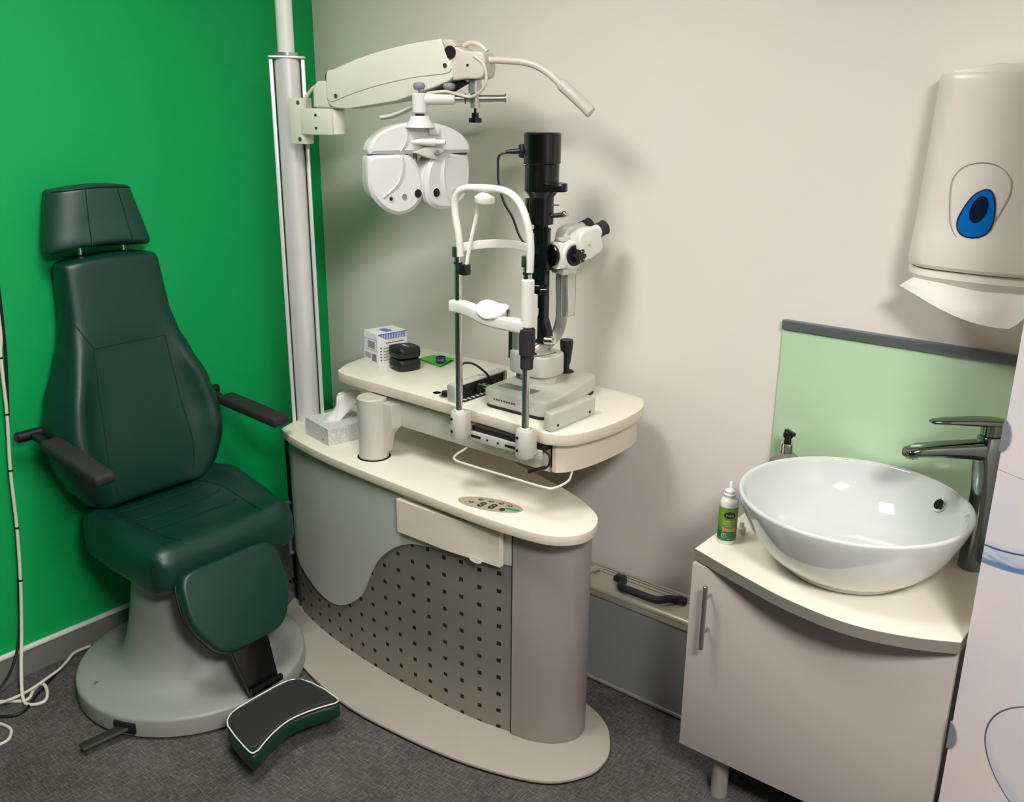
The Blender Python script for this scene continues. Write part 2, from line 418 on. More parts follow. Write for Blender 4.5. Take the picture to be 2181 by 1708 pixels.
# ------------------------------------------------------------------ the room
struct('floor', G().b2(-.1, ROOM_X+.1, ROOM_Y-.1, .1, -.1, 0), M['carpet'])
struct('ceiling', G().b2(-.1, ROOM_X+.1, ROOM_Y-.1, .1, ROOM_Z, ROOM_Z+.1), M['ceiling'])
struct('wall_left', G().b2(-.1, 0, ROOM_Y, -1.95, 0, ROOM_Z, mi=1).b2(-.1, 0, -1.95, .1, 0, ROOM_Z), [M['green_wall'], M['fill_cut_dark']])
struct('wall_back', G().b2(0, ROOM_X, 0, .1, 0, ROOM_Z), M['wall'])
struct('wall_right', G().b2(ROOM_X, ROOM_X+.1, -1.7, .1, 0, ROOM_Z).b2(ROOM_X, ROOM_X+.1, ROOM_Y, -1.7, 0, ROOM_Z, mi=1), [M['wall'], M['fill_cut_dark']])
struct('wall_front', G().b2(0, ROOM_X, ROOM_Y-.1, ROOM_Y, 0, ROOM_Z), M['fill_cut_dark'])
struct('baseboard_left', G().b2(0, .012, ROOM_Y, 0, 0, .088, mi=0).b2(0, .016, ROOM_Y, 0, .084, .097, .003, mi=1), [M['skirting'], M['alu_trim']])
struct('baseboard_back', G().b2(.016, ROOM_X, -.012, 0, 0, .088, mi=0).b2(.016, ROOM_X, -.016, 0, .084, .097, .003, mi=1), [M['skirting'], M['alu_trim']])
for (x, y, s_) in LIGHTS:
    t_ = thing('ceiling_light', 'square recessed ceiling light panel ' + ('above the examination chair' if x < 2 else 'on the washbasin side of the room'), 'light', (x, y, ROOM_Z), group='ceiling light panels')
    G().b2(x-.31, x+.31, y-.31, y-.295, ROOM_Z-.02, ROOM_Z).b2(x-.31, x+.31, y+.295, y+.31, ROOM_Z-.02, ROOM_Z).b2(x-.31, x-.295, y-.295, y+.295, ROOM_Z-.02, ROOM_Z).b2(x+.295, x+.31, y-.295, y+.295, ROOM_Z-.02, ROOM_Z).make('frame', M['white_plastic'], t_)
    em = emit_mat(); em.node_tree.nodes['Principled BSDF'].inputs['Emission Strength'].default_value = s_
    G().b2(x-.295, x+.295, y-.295, y+.295, ROOM_Z-.012, ROOM_Z-.004).make('diffuser', em, t_)

# ------------------------------------------------------------------ examination chair
YC = -.905
chair = thing('examination_chair', 'dark green leather examination chair with headrest, armrests and footrest on a round grey base', 'chair', (.40, -.95, 0))
# base
G().lathe([(0, .002), (.335, .002), (.345, .01), (.345, .058), (.343, .064), (.337, .068), (.30, .071), (.262, .078), (.232, .092), (.208, .118), (.19, .16), (.177, .22), (.164, .29), (.155, .36), (.15, .43), (0, .43)], T(.40, -.95, 0), 72).make('base', M['chair_base'], chair, 50)
G().box((.07, .02, .034), (0, 0, 0), .002, M=fr((.537, -1.262, .036), (.925, .38, 0), (-.38, .925, 0), (0, 0, 1))).make('pedal_slot', M['darkvoid'], chair)
fp = G().bar((.538, -1.25, .036), (.512, -1.385, .024), .032, .007, .003).make('foot_pedal', M['rubber'], chair)
G().bar((.556, -1.247, .036), (.530, -1.385, .024), .003, .009, .001).make('pedal_edge', M['steel'], fp)
G().lathe([(0, 0), (.008, 0), (.007, .004), (0, .006)], T(.328, -1.235, .0705), 12).make('base_bolt', M['silver'], chair)
# mechanism below the seat
G().box((.24, .26, .05), (.36, YC, .415), .01).make('seat_support', M['black'], chair)
# seat cushion
SN = 4.6
def seat_par(x):      # half width, centre z, half thickness at this depth
    return interp(x, [.12, .2, .35, .5, .6], [.205, .242, .250, .250, .242]), interp(x, [.12, .3, .52, .6], [.468, .468, .464, .462]), .072
def seat_ring(x, kw=1, kt=1, dx=0):
    w_, zc, th = seat_par(x); R = []
    for k in range(48):
        a = 2*PI*k/48; c_, s_ = math.cos(a), math.sin(a)
        u = math.copysign(abs(c_)**(2/SN), c_); v = math.copysign(abs(s_)**(2/SN), s_)
        z = zc+th*kt*v
        if s_ > 0: z += seat_bol(x, u)*kt*min(1, s_*2.5)
        z += (0 if s_ > 0 else .02*(1-abs(u)))*kt*0
        R.append(Vector((x+dx, YC+w_*kw*u, z)))
    return R
def seat_bol(x, u):
    b_ = math.exp(-((abs(u)-.84)/.17)**2)*(1 if u > 0 else .45)
    return b_*interp(x, [.12, .22, .32, .44, .55, .6], [.02, .065, .080, .055, .015, .004]) + .012*math.exp(-((x-.56)/.05)**2) - .004*math.exp(-(u/.5)**2)
rings = []
XR = .05
for i in range(7):
    a = PI/2*i/6; rings.append(seat_ring(.12+XR*(1-math.sin(a)) - XR*0, 1-.22*(1-math.sin(a)) if 0 else .80+.20*math.sin(a), max(.02, math.sin(a))**.8 if i else .25) if 0 else seat_ring(.12, .8+.2*math.sin(a), .3+.7*math.sin(a), -XR*math.cos(a)*.6))
for i in range(1, 16): rings.append(seat_ring(.12+.43*i/15))
for i in range(1, 8):
    a = PI/2*i/7; rings.append(seat_ring(.55, .80+.20*math.cos(a), .25+.75*math.cos(a)**.8, .055*math.sin(a)))
seat = G().loft(rings).make('seat_cushion', M['leather'], chair, 60)
def seat_pt(x, u, e=.0016):
    w_, zc, th = seat_par(x); return (x, YC+w_*u, zc+th*(1-abs(u)**SN)**(1/SN)+seat_bol(x, u)+e)
def seam(nm, f, pts, par, r=.0016):
    return G().tube([f(*p) for p in pts], r, 6, 3).make(nm, M['seam'], par)
for u in (-.56, .56): seam('seam', seat_pt, [(.14+.44*k/12-.02, u*(1+.12*math.sin(k/12*PI))) for k in range(13)], seat)
for x in (.24, .33, .42): seam('seam', seat_pt, [(x, -.6+1.2*k/10) for k in range(11)], seat)
# backrest
BN = 4.2
BZ = [.545, .62, .70, .79, .88, .98, 1.05, 1.12, 1.20, 1.29]
BW = [.185, .245, .272, .276, .255, .212, .182, .166, .160, .154]
def bk(z):
    return interp(z, BZ, BW), .155-.085*(z-.55)/.74+.012*math.exp(-((z-.68)/.12)**2), interp(z, [.55, .8, 1.29], [.062, .06, .05])
def bbol(z, u):
    return math.exp(-((abs(u)-.82)/.15)**2)*interp(z, [.55, .62, .75, .9, 1.0, 1.08, 1.3], [.006, .026, .048, .044, .020, .002, 0]) - .009*math.exp(-(u/.5)**2)*(1 if z < 1.05 else 0)
def back_ring(z, kw=1, kt=1, dz=0):
    w_, xc, th = bk(z); R = []
    for k in range(48):
        a = 2*PI*k/48; c_, s_ = math.cos(a), math.sin(a)
        u = math.copysign(abs(c_)**(2/BN), c_); v = math.copysign(abs(s_)**(2/BN), s_)
        x = xc+th*kt*v*(1 if s_ > 0 else interp(z, [.55, .8, 1.3], [1.75, 1.6, 1.25]))
        if s_ > 0: x += bbol(z, u)*kt*min(1, s_*2.5)
        R.append(Vector((x, YC+w_*kw*u, z+dz+ (1-u*u)*.018*max(0, (z-1.1)/.2))))
    return R
rings = []
for i in range(6): a = PI/2*i/6; rings.append(back_ring(.575, .75+.25*math.sin(a), .4+.6*math.sin(a), -.03*math.cos(a)))
for i in range(0, 25): rings.append(back_ring(.575+.69*i/24))
for i in range(1, 7): a = PI/2*i/6; rings.append(back_ring(1.265, .93+.07*math.cos(a), .3+.7*math.cos(a), .022*math.sin(a)))
back = G().loft(rings).make('backrest', M['leather'], chair, 60)
def back_pt(z, u, e=.0006):
    w_, xc, th = bk(z); return (xc+th*(1-abs(u)**BN)**(1/BN)+bbol(z, u)+e, YC+w_*u, z)
seam('seam', back_pt, [(1.035, -.62+1.24*k/12) for k in range(13)], back)
for s_ in (-1, 1):
    seam('seam', back_pt, [(1.035+.085*k/6, s_*(.62+.33*k/6)) for k in range(7)], back)
    seam('seam', back_pt, [(1.035-.44*k/14, s_*(.62-.13*math.sin(min(1, k/7)*PI/2)+.08*max(0, (k-8)/6))) for k in range(15)], back)
# headrest
def hd_ring(t, kw=1, kt=1, dz=0):
    w_ = .165-.035*t; z0 = 1.35+.125*t; th = .036; xc = .085-.02*t; R = []
    for k in range(44):
        a = 2*PI*k/44; c_, s_ = math.cos(a), math.sin(a)
        u = math.copysign(abs(c_)**(2/4), c_); v = math.copysign(abs(s_)**(2/4), s_)
        R.append(Vector((xc+th*kt*v+.012*(1-u*u)-.02*abs(u)**3-.008*math.exp(-(((t-.35)/.3)**2+(u/.3)**2))*(1 if s_ > 0 else 0), YC-.02+w_*kw*u, z0+dz-.022*u*u*(1-t)+.012*(1-u*u)*t)))
    return R
rings = [hd_ring(0, .9+.1*math.sin(a), .35+.65*math.sin(a), -.018*math.cos(a)) for a in [PI/2*i/5 for i in range(5)]]
rings += [hd_ring(i/8) for i in range(9)]+[hd_ring(1, .92+.08*math.cos(a), .35+.65*math.cos(a), .018*math.sin(a)) for a in [PI/2*i/5 for i in range(1, 6)]]
head = G().loft(rings).make('headrest', M['leather2'], chair, 60)
def hd_pt(t, u):
    w_ = .165-.035*t; return (.085-.02*t+.036*(1-u**4)**.25+.012*(1-u*u)-.02*abs(u)**3-.008*math.exp(-(((t-.35)/.3)**2+(u/.3)**2))+.0008, YC-.02+w_*u, 1.35+.125*t-.022*u*u*(1-t)+.012*(1-u*u)*t)
for u in (-.3, .48): G().tube([hd_pt(-.1+1.2*k/8, u) for k in range(9)], .0013, 6, 2).make('seam', M['seam'], head)
G().tube([hd_pt(1.08, -.97+1.94*k/14) for k in range(15)], .002, 6, 2).make('piping', M['seam'], head)
for y in (-.065, .07):
    po = G().cyl((.083, YC-.02+y, 1.24), (.083, YC-.02+y, 1.35), .005, seg=12).make('headrest_post', M['chrome'], chair)
    G().lathe([(0, 0), (.016, 0), (.014, .012), (.008, .016), (0, .016)], T(.083, YC-.02+y, 1.288), 16).make('post_collar', M['black'], po)
# armrests
for (y, z0, z1, s_) in ((-1.195, .79, .745, -1), (-.60, .785, .76, 1)):
    yp = YC+s_*.285
    ar = G().bar((.165, y, z0), (.455, y+.012, z1), .066, .036, .014, seg=4).make('armrest', M['rubber'], chair, 60)
    G().bar((.07, y, z0+.004), (.20, y, z0-.012), .03, .018, .006).make('arm_bracket', M['black'], ar)
    G().cyl((.065, y-.05*(1 if s_ < 0 else .6), z0+.004), (.065, y+.07*(1 if s_ < 0 else .6), z0+.004), .0165, bev=.004).make('pivot_bar', M['black'], ar)
    G().bar((.065, y-s_*.05, z0), (.09, yp-s_*.07, z0-.07), .03, .02, .004).make('arm_hinge', M['black'], ar)
# leg rest, stem, footrest
Lf = fr((.655, -.945, .352), (0, 1, 0), (-.38, 0, .925), (.925, 0, .38))      # pad frame: X across, Y up, Z out to the front
pad_o = rpoly([(-.158, .128), (.168, .128), (.176, -.03), (.120, -.137), (-.10, -.142), (-.168, -.02)], .055, 8)
G().prism(pad_o, -.02, .024, .014, 4, Lf).make('leg_rest', M['leather'], chair, 60)
G().prism([(a*1.01, b*1.01) for a, b in pad_o], -.026, -.014, .003, 2, Lf).make('leg_rest_backing', M['black'], chair)
st = G().prism([(-.055, .16), (.055, .16), (.062, -.13), (.05, -.26), (-.05, -.26), (-.062, -.13)], -.045, -.028, .003, 2, fr((.655+.03, -.945, .352-.01), (0, 1, 0), (-.42, 0, .907), (.907, 0, .42))).make('leg_rest_stem', M['blackmetal'], chair)
G().bar((.52, -.945, .44), (.63, -.945, .40), .09, .03, .004).make('stem_bracket', M['black'], chair)
def ins(pts, k):
    cx = sum(p[0] for p in pts)/len(pts); cy = sum(p[1] for p in pts)/len(pts)
    return [(cx+(p[0]-cx)*k, cy+(p[1]-cy)*k) for p in pts]
def offs(pts, d):
    n = len(pts); A_ = sum(pts[i-1][0]*pts[i][1]-pts[i][0]*pts[i-1][1] for i in range(n)); sg_ = 1 if A_ > 0 else -1; out = []
    for i in range(n):
        t_ = (Vector(pts[(i+1) % n])-Vector(pts[i-1])).normalized(); out.append((pts[i][0]-t_.y*d*sg_, pts[i][1]+t_.x*d*sg_))
    return out
fo = [(.792, -1.02), (.794, -1.06), (.803, -1.095), (.82, -1.118), (.845, -1.132), (.90, -1.146), (.95, -1.155), (.978, -1.159), (.989, -1.158), (.995, -1.152), (.9955, -1.145)]
fo += [(.957+.0385*abs(2*(k/14)-1)**1.7, -1.135+.26*k/14) for k in range(0, 15)]
fo += [(.9955, -.866), (.994, -.858), (.987, -.852), (.975, -.850), (.92, -.845), (.86, -.848), (.825, -.858), (.804, -.876), (.794, -.905), (.792, -.94)]
def shell(prof, z_list, pts): return [[Vector((p[0], p[1], z)) for p in (offs(pts, d) if d else pts)] for d, z in prof]
ft = G().loft(shell([(.008, .052), (.002, .056), (0, .062), (0, .092), (.002, .097), (.005, .099)], None, fo)).make('footrest', M['leather'], chair, 50)
G().loft(shell([(.004, .0985), (.0035, .1055), (.006, .106)], None, fo)).make('footrest_plate', M['rubber'], ft, 30)
G().tube([(p[0], p[1], .1062) for p in offs(fo, .0035)], .0020, 6, 1, closed=True).make('footrest_trim', M['alu_trim'], ft)
mo = rpoly([(.804, -1.108), (.978, -1.146), (.966, -1.10), (.948, -1.04), (.945, -1.0), (.950, -.95), (.963, -.905), (.978, -.860), (.804, -.860)], .045, 6)
G().loft([[Vector((p[0], p[1], z)) for p in mo] for z in (.1055, .108)]).make('footrest_mat', M['rubber'], ft, 30)
G().tube([(p[0], p[1], .1078) for p in mo], .0009, 5, 1, closed=True).make('mat_edge', M['steel'], ft)
G().bar((.775, -1.0, .112), (.775, -.89, .112), .014, .02, .004).make('footrest_hinge', M['blackmetal'], ft)

# ------------------------------------------------------------------ refraction unit desk
desk = thing('refraction_unit_desk', 'curved optician refraction desk with cream top, grey body and perforated steel panel by the corner', 'desk', (.9, -.45, 0))
plate = sm2([(.28, -.44), (.38, -.585), (.61, -.712), (.884, -.772), (1.127, -.77), (1.374, -.737), (1.575, -.665), (1.655, -.567), (1.663, -.49), (1.637, -.425), (1.571, -.35), (1.448, -.30), (1.1, -.22), (.7, -.17), (.34, -.17), (.27, -.28)], 6)
G().prism(ins(plate, .994), .0, .006).make('base_plinth', M['black'], desk)
G().prism(plate, .006, .0165, .003).make('base_plate', M['base_grey'], desk)
FX = [.36, .42, .59, .845, 1.058, 1.246, 1.39]; FY = [-.492, -.517, -.555, -.583, -.590, -.583, -.560]
cv = catmull([(a, b, 0) for a, b in zip(FX, FY)], 8)
def yf(x):
    for i in range(len(cv)-1):
        if x <= cv[i+1].x: t = (x-cv[i].x)/(cv[i+1].x-cv[i].x); return cv[i].y+(cv[i+1].y-cv[i].y)*t
    return cv[-1].y
DZ0, DZ1 = .016, .672
core = [(p.x, p.y+.012) for p in cv]+[(1.385, -.32), (1.0, -.24), (.36, -.24)]
G().prism(core, DZ0, DZ1).make('body_core', M['column_grey'], desk)
G().grid(lambda u, v: (.362+1.024*u, yf(.362+1.024*u), DZ0+.001+(.59-DZ0)*v), 60, 4, thick=(0, .008, 0)).make('perforated_panel', M['perf'], desk, 30)
SX = [.36, .42, .48, .55, .612, .66, .707, .755, .80, .848, .88, .915, .955, .997, 1.06, 1.2, 1.39]; SZ = [.235, .20, .178, .161, .157, .166, .187, .22, .265, .356, .405, .442, .475, .50, .522, .54, .552]
sc_ = catmull([(a, b, 0) for a, b in zip(SX, SZ)], 5)
def sz(x):
    for i in range(len(sc_)-1):
        if x <= sc_[i+1].x: t = (x-sc_[i].x)/(sc_[i+1].x-sc_[i].x); return sc_[i].y+(sc_[i+1].y-sc_[i].y)*t
    return sc_[-1].y
G().grid(lambda u, v: (.36+1.027*u, yf(.36+1.027*u)-.006, sz(.36+1.027*u)+(DZ1-sz(.36+1.027*u))*v), 110, 4, thick=(0, .0065, 0)).make('side_panel', M['light_panel'], desk, 30)
col = [(1.392, -.568)]+sm2([(1.392, -.568), (1.45, -.556), (1.505, -.528), (1.54, -.487), (1.548, -.44), (1.53, -.395), (1.49, -.365), (1.42, -.34)], 6, False)+[(1.392, -.34)]
G().prism(col[1:], DZ0, DZ1, .002).make('end_column', M['column_grey'], desk, 25)
G().b2(1.3875, 1.3925, -.566, -.54, DZ0, DZ1).make('panel_joint', M['darkvoid'], desk)
G().b2(.30, .357, -.47, -.25, .0165, DZ1).make('end_frame', M['blackmetal'], desk)
G().b2(.3555, .3600, -.498, -.46, .0165, DZ1).make('edge_strip', M['steel'], desk)
G().b2(.318, .338, -.4725, -.4695, .585, .612).make('rating_label', M['white_plastic'], desk)
G().b2(.300, .308, -.485, -.47, .20, .40, .002).b2(.300, .316, -.485, -.47, .395, .402).b2(.300, .316, -.485, -.47, .20, .207).make('cable_bracket', M['silver'], desk)
G().cyl((.325, -.475, .10), (.325, -.505, .11), .010, bev=.002).make('socket_knob', M['chrome'], desk)
top_o = sm2([(.352, -.50), (.38, -.535), (.50, -.567), (.66, -.592), (.85, -.606), (1.0, -.612), (1.28, -.622), (1.43, -.617), (1.53, -.60), (1.585, -.555), (1.597, -.495), (1.565, -.425), (1.49, -.372), (1.38, -.325), (1.155, -.262), (.905, -.20), (.70, -.165), (.50, -.155), (.36, -.19), (.325, -.30), (.33, -.42)], 6)
G().prism(top_o, .672, .70, .003, 2).make('desk_top', [M['cream_edge'], M['cream']], desk, 30, top=1)
G().lathe([(0, 0), (.0515, 0), (.0515, .0006), (0, .0006)], T(.785, -.50, .70), 48).make('column_opening', M['darkvoid'], desk)
# drawer
def df(u): x = .995+.372*u; return x, interp(u, [0, .5, 1], [-.613, -.611, -.592])
dr = G().grid(lambda u, v: (df(u)[0], df(u)[1], .549+.105*v), 16, 2, thick=(0, .017, 0)).make('drawer', M['drawer'], desk, 30)
mod = dr.modifiers.new('bevel', 'BEVEL'); mod.width = .002; mod.segments = 2; mod.limit_method = 'ANGLE'
G().lathe([(0, 0), (.021, 0), (.021, .0008), (0, .0008)], fr((1.292, -.6052, .5535), (1, .06, 0), (0, 0, 1), (0, -1, 0)), 28, sy=.42).make('finger_pull', M['cream'], dr)
G().b2(1.01, 1.350, -.585, -.555, .553, .650).make('drawer_box', M['darkvoid'], dr)
# keypad on the desk top
KM = fr((1.296, -.549, .70), (.965, .262, 0), (-.262, .965, 0), (0, 0, 1))
kp = G().lathe([(0, 0), (.096, 0), (.096, .0008), (0, .0012)], KM, 48, sy=.40).make('keypad', M['panel_beige'], desk)
bx = G()
for (x, y, r) in [(-.035, .018, 0), (-.004, .018, 0), (.027, .017, 0), (.055, .013, 0), (-.052, -.007, 0)]:
    bx.lathe([(0, 0), (.0062, 0), (.0055, .001), (0, .0012)], KM @ T(x, y, .001), 16); bx.box((.011, .0035, .0008), (x-.004, y, .0013), 0, M=KM)
for x in (-.018, .014):
    for dy in (-.013, .001): bx.lathe([(0, 0), (.0095, 0), (.0085, .001), (0, .0012)], KM @ T(x+dy*.25, dy-.004, .001), 18)
bx.make('button_surround', M['brown'], kp)
for (x, y) in [(-.035, .018), (-.004, .018), (.027, .017), (.055, .013), (-.052, -.007), (-.021, -.016), (-.017, -.003), (.011, -.016), (.015, -.003)]:
    G().lathe([(0, 0), (.0034, 0), (.003, .0008), (0, .001)], KM @ T(x, y, .002), 14).make('button', M['silver'], kp)
G().lathe([(.0075, 0), (.0085, 0), (.0085, .0008), (.0075, .0008), (.0075, 0)], KM @ T(.044, -.018, .001), 24).make('button_ring', M['brown'], kp)
G().lathe([(0, 0), (.014, 0), (0, .0008)], KM @ T(.060, -.006, .0012), 20, sy=.45).lathe([(0, 0), (.014, 0), (0, .0008)], KM @ T(.078, -.007, .0012), 20, sy=.45).make('logo_badge', M['green_label'], kp)

# mast and phoropter arm
MX, MY = .352, -.402
rv = Vector((.62, .785, 0)); tv = Vector((.785, -.62, 0))
mast = thing('instrument_mast', 'tall satin aluminium instrument mast with jointed white arm rising from the desk end', 'instrument stand', (MX, MY, .70))
mg = G().cyl((MX, MY, .70), (MX, MY, 1.862), .040, seg=48)
MF = fr((MX, MY, 0), rv, -tv, (0, 0, 1))
mg.make('pole', M['mast'], mast)
G().box((.012, .06, 1.162), (-.0475, .0, 1.281), .002, M=MF).make('profile_fin', M['mast'], mast)
G().box((.012, .06, 1.162), (.0475, .0, 1.281), .002, M=MF).make('profile_fin', M['mast'], mast)
G().box((.08, .028, 1.16), (0, 0, 1.281), 0, M=MF).make('profile_groove', M['darkvoid'], mast)
G().box((.112, .07, .010), (0, 0, 1.867), .003, M=MF).make('end_cap', M['silver'], mast)
G().cyl((MX, MY, 1.87), (MX, MY, ROOM_Z), .0255, seg=32).make('cable_pipe', M['white_plastic'], mast)
G().cyl((MX, MY, 1.872), (MX, MY, 1.882), .035, seg=24).make('pipe_flange', M['silver'], mast)
D = Vector((.973, .229, 0)); Nn = Vector((-.229, .973, 0)); AO = Vector((.55, -.40, 0))
AF = fr(AO, D, (0, 0, 1), -Nn)       # local x along the arm, y up, z toward the viewer
def AP(s_, z, d=0): return AO+D*s_+Vector((0, 0, z))-Nn*d
br = G().prism([(-.137, 1.617), (-.088, 1.617), (-.088, 1.75), (-.137, 1.75)], -.02, .032, .004, 2, AF).box((.115, .075, .072), (-.035, 1.683, 0), .003, 2, AF).cyl(AP(.0, 1.645), AP(.0, 1.719), .036, bev=.003).make('arm_bracket', M['arm_white'], mast)
for z in (1.632, 1.737): G().cyl(AP(-.10, z, .031), AP(-.10, z, .0345), .006, seg=12).make('screw', M['steel'], br)
for z in (1.665, 1.702): G().cyl(AP(-.035, z, .036), AP(-.035, z, .0385), .0038, seg=10).make('screw', M['black'], br)
jt = G().prism([(-.048, 1.724), (.028, 1.724), (.03, 1.80), (-.028, 1.798), (-.046, 1.775)], -.03, .03, .006, 3, AF).make('arm_joint', M['arm_white'], mast)
G().lathe([(0, 0), (.008, 0), (.009, .012), (.006, .022), (0, .028)], T(*AP(-.012, 1.797)), 16).make('locking_pin', M['steel'], jt)
cov = catmull([(x, y, 0) for x, y in [(.012, 1.742), (.013, 1.818), (.044, 1.832), (.16, 1.868), (.287, 1.893), (.398, 1.907)]], 4)
co = [(p.x, p.y) for p in cov]+[(.411, 1.875), (.423, 1.85), (.436, 1.826), (.435, 1.808), (.424, 1.798)]+[(.376, 1.781), (.314, 1.762), (.251, 1.744), (.154, 1.730), (.088, 1.721), (.04, 1.722), (.02, 1.73)]
ac = G().prism(co, -.04, .04, .004, 3, AF).make('arm_cover', M['arm_white'], mast, 35)
G().tube([AP(s_, z, .0405) for s_, z in [(.014, 1.752), (.022, 1.743), (.039, 1.743), (.107, 1.765), (.205, 1.789), (.315, 1.808), (.415, 1.818), (.432, 1.83)]], .0012, 6, 4).make('cover_seam', M['disp_line'], ac)
for s_, z in ((.045, 1.757), (.412, 1.838)): G().cyl(AP(s_, z, .039), AP(s_, z, .043), .006, seg=14).make('cover_screw', M['steel'], ac)
G().prism([(.400, 1.904), (.43, 1.905), (.444, 1.888), (.42, 1.87)], -.036, .036, .002, 2, AF).make('cover_end', M['arm_head'], ac)
G().cyl(AP(.425, 1.872, -.02), AP(.425, 1.872, .0385), .017, seg=20).make('cover_opening', M['darkvoid'], ac)
hp = sm2([(.425, 1.80), (.47, 1.803), (.51, 1.803), (.526, 1.812), (.530, 1.84), (.524, 1.868), (.505, 1.874), (.475, 1.874), (.452, 1.882), (.43, 1.89), (.418, 1.87), (.42, 1.83)], 4)
hd = G().prism(hp, -.034, .034, .006, 3, AF).make('arm_head', M['arm_head'], mast, 45)
G().cyl(AP(.478, 1.838, .033), AP(.478, 1.838, .0345), .004, seg=10).make('grub_screw', M['black'], hd)
G().tube([AP(.436, 1.885, -.01), AP(.46, 1.897, -.01), AP(.49, 1.893, -.01), AP(.515, 1.875, -.01)], .0065, 8).make('arm_cable', M['cable_grey'], hd)
hn = G().tube([AP(*q) for q in [(.52, 1.852), (.566, 1.851), (.636, 1.845), (.68, 1.831), (.715, 1.809), (.748, 1.782)]], .0095, 14).make('arm_handle', M['arm_head'], mast, 60)
G().tube([AP(*q) for q in [(.738, 1.793), (.748, 1.784), (.78, 1.759), (.81, 1.734), (.823, 1.722), (.829, 1.717)]], lambda t: .0155*(1-max(0, (t-.82)/.18)**3*.75)*(.85+.15*min(1, t*8)), 18, 6).make('handle_grip', M['sl_grey'], hn, 60)
lv = G().tube([AP(.40, 1.783, -.0), AP(.33, 1.752, -.0), (AP(.285, 1.731, -.0)), AP(.25, 1.716, -.0), AP(.21, 1.703, -.0), AP(.176, 1.698, -.0)], .0085, 14, 6, sc=(1.7, .8)).make('brake_lever', M['arm_white'], mast, 60)
G().prism([(.33, 1.76), (.44, 1.80), (.46, 1.795), (.36, 1.745)], -.02, .02, .002, 2, AF).make('arm_link', M['darkvoid'], mast)
G().tube([AP(-.088, 1.722, .02), AP(-.078, 1.752, .02), AP(-.055, 1.778, .015), AP(-.026, 1.791, .01), AP(.014, 1.797, .0)], .0052, 8).make('joint_cable', M['cable_grey'], mast)

# phoropter with its own hanging rod
ph = thing('phoropter', 'white butterfly shaped phoropter head hanging from the jointed mast arm', 'phoropter', AP(.35, 1.44, .075))
vr = G().cyl(AP(.483, 1.803), AP(.483, 1.766), .0185, bev=.002).cyl(AP(.483, 1.766), AP(.483, 1.727), .0135, seg=24).make('suspension_shaft', M['silver'], ph)
G().cyl(AP(.483, 1.727), AP(.483, 1.708), .0035, seg=10).lathe([(0, 0), (.018, 0), (.0185, .006), (.018, .012), (.010, .013), (.010, .026), (0, .026)], T(*AP(.483, 1.689)), 24).make('locking_screw', M['blackmetal'], ph)
TJ = AP(.349, 1.7495, .075); RD = (AP(.483, 1.7525, 0)-TJ).normalized()
G().cyl(TJ+RD*.08, TJ+RD*.238, .0092, seg=24).cyl(TJ+RD*.235, TJ+RD*.239, .0122, seg=24).make('cross_rod', M['steel'], ph)
TP = Vector((TJ.x, TJ.y, 0))
tj = G().cyl(TP+Vector((0, 0, 1.766)), TP+Vector((0, 0, 1.712)), .0205, bev=.003, seg=28).cyl(TJ+RD*.008, TJ+RD*.098, .0155, bev=.003, seg=28).make('rod_joint', M['phor_white'], ph)
for q_ in (0, .082):
    kp_ = TJ+RD*q_; kp_.z = 1.774
    G().cyl(kp_+Vector((0, 0, -.014)), kp_, .003, seg=10).lathe([(0, 0), (.012, 0), (.0165, .005), (.0175, .011), (.014, .018), (0, .02)], T(*kp_), 12).make('adjustment_knob', M['knob_grey'], ph, 20)
G().tube([AP(.50, 1.862, .036), AP(.528, 1.838, .034), AP(.535, 1.80, .034), AP(.517, 1.772, .03), AP(.482, 1.757, .024), AP(.45, 1.762, .03), AP(.42, 1.770, .05), AP(.39, 1.768, .06), AP(.365, 1.765, .06)], .0042, 8).make('cable', M['cable_grey'], ph)
G().lathe([(.012, 0), (.014, 0), (.014, .003), (.012, .003), (.012, 0)], axisframe(TJ+RD*.125, RD), 20).make('cable_tie', M['black'], ph)
G().cyl(TP+Vector((0, 0, 1.713)), TP+Vector((0, 0, 1.704)), .013, seg=20).make('swivel_neck', M['black'], ph)
G().lathe([(0, 0), (.042, 0), (.038, .008), (.030, .019), (.026, .031), (.0, .031)], T(TP.x, TP.y, 1.675), 32).make('swivel_collar', M['phor_white'], ph, 30)
pn = Vector((.906, -.423, 0)).normalized(); pu = Vector((-pn.y, pn.x, 0)); pc = Vector((.902, -.394, 0))
PF = fr(pc, pu, (0, 0, 1), pn)      # local: x right, y height, z toward the viewer
def chamfer(pts, z0, z1, c, F):     # slab with a broad flat chamfer round the front face
    n = len(pts); cx = sum(p[0] for p in pts)/n; cy = sum(p[1] for p in pts)/n
    def inset(d):
        w_ = max(abs(p[0]-cx) for p in pts); h_ = max(abs(p[1]-cy) for p in pts)
        return [(cx+(p[0]-cx)*(1-d/w_), cy+(p[1]-cy)*(1-d/h_)) for p in pts]
    R_ = [[Vector((*p, z)) for p in inset(d)] for d, z in ((.004, z0), (0, z0+.004), (0, z1-.020), (.0012, z1-.019), (0.0012, z1-.0165), (0, z1-.0155), (0, z1-c*.9), (c*.86, z1-.001), (c, z1))]
    return G().loft(R_, M=F)
arch = [(-.142, 1.604)]+[(.008+.153*math.cos(a), 1.604+.085*math.sin(a)**.92) for a in [PI*(1-k/30) for k in range(1, 30)]]+[(.158, 1.604)]
up_ = chamfer(arch, -.062, 0, .010, PF).make('bridge_housing', M['phor_white'], ph, 25)
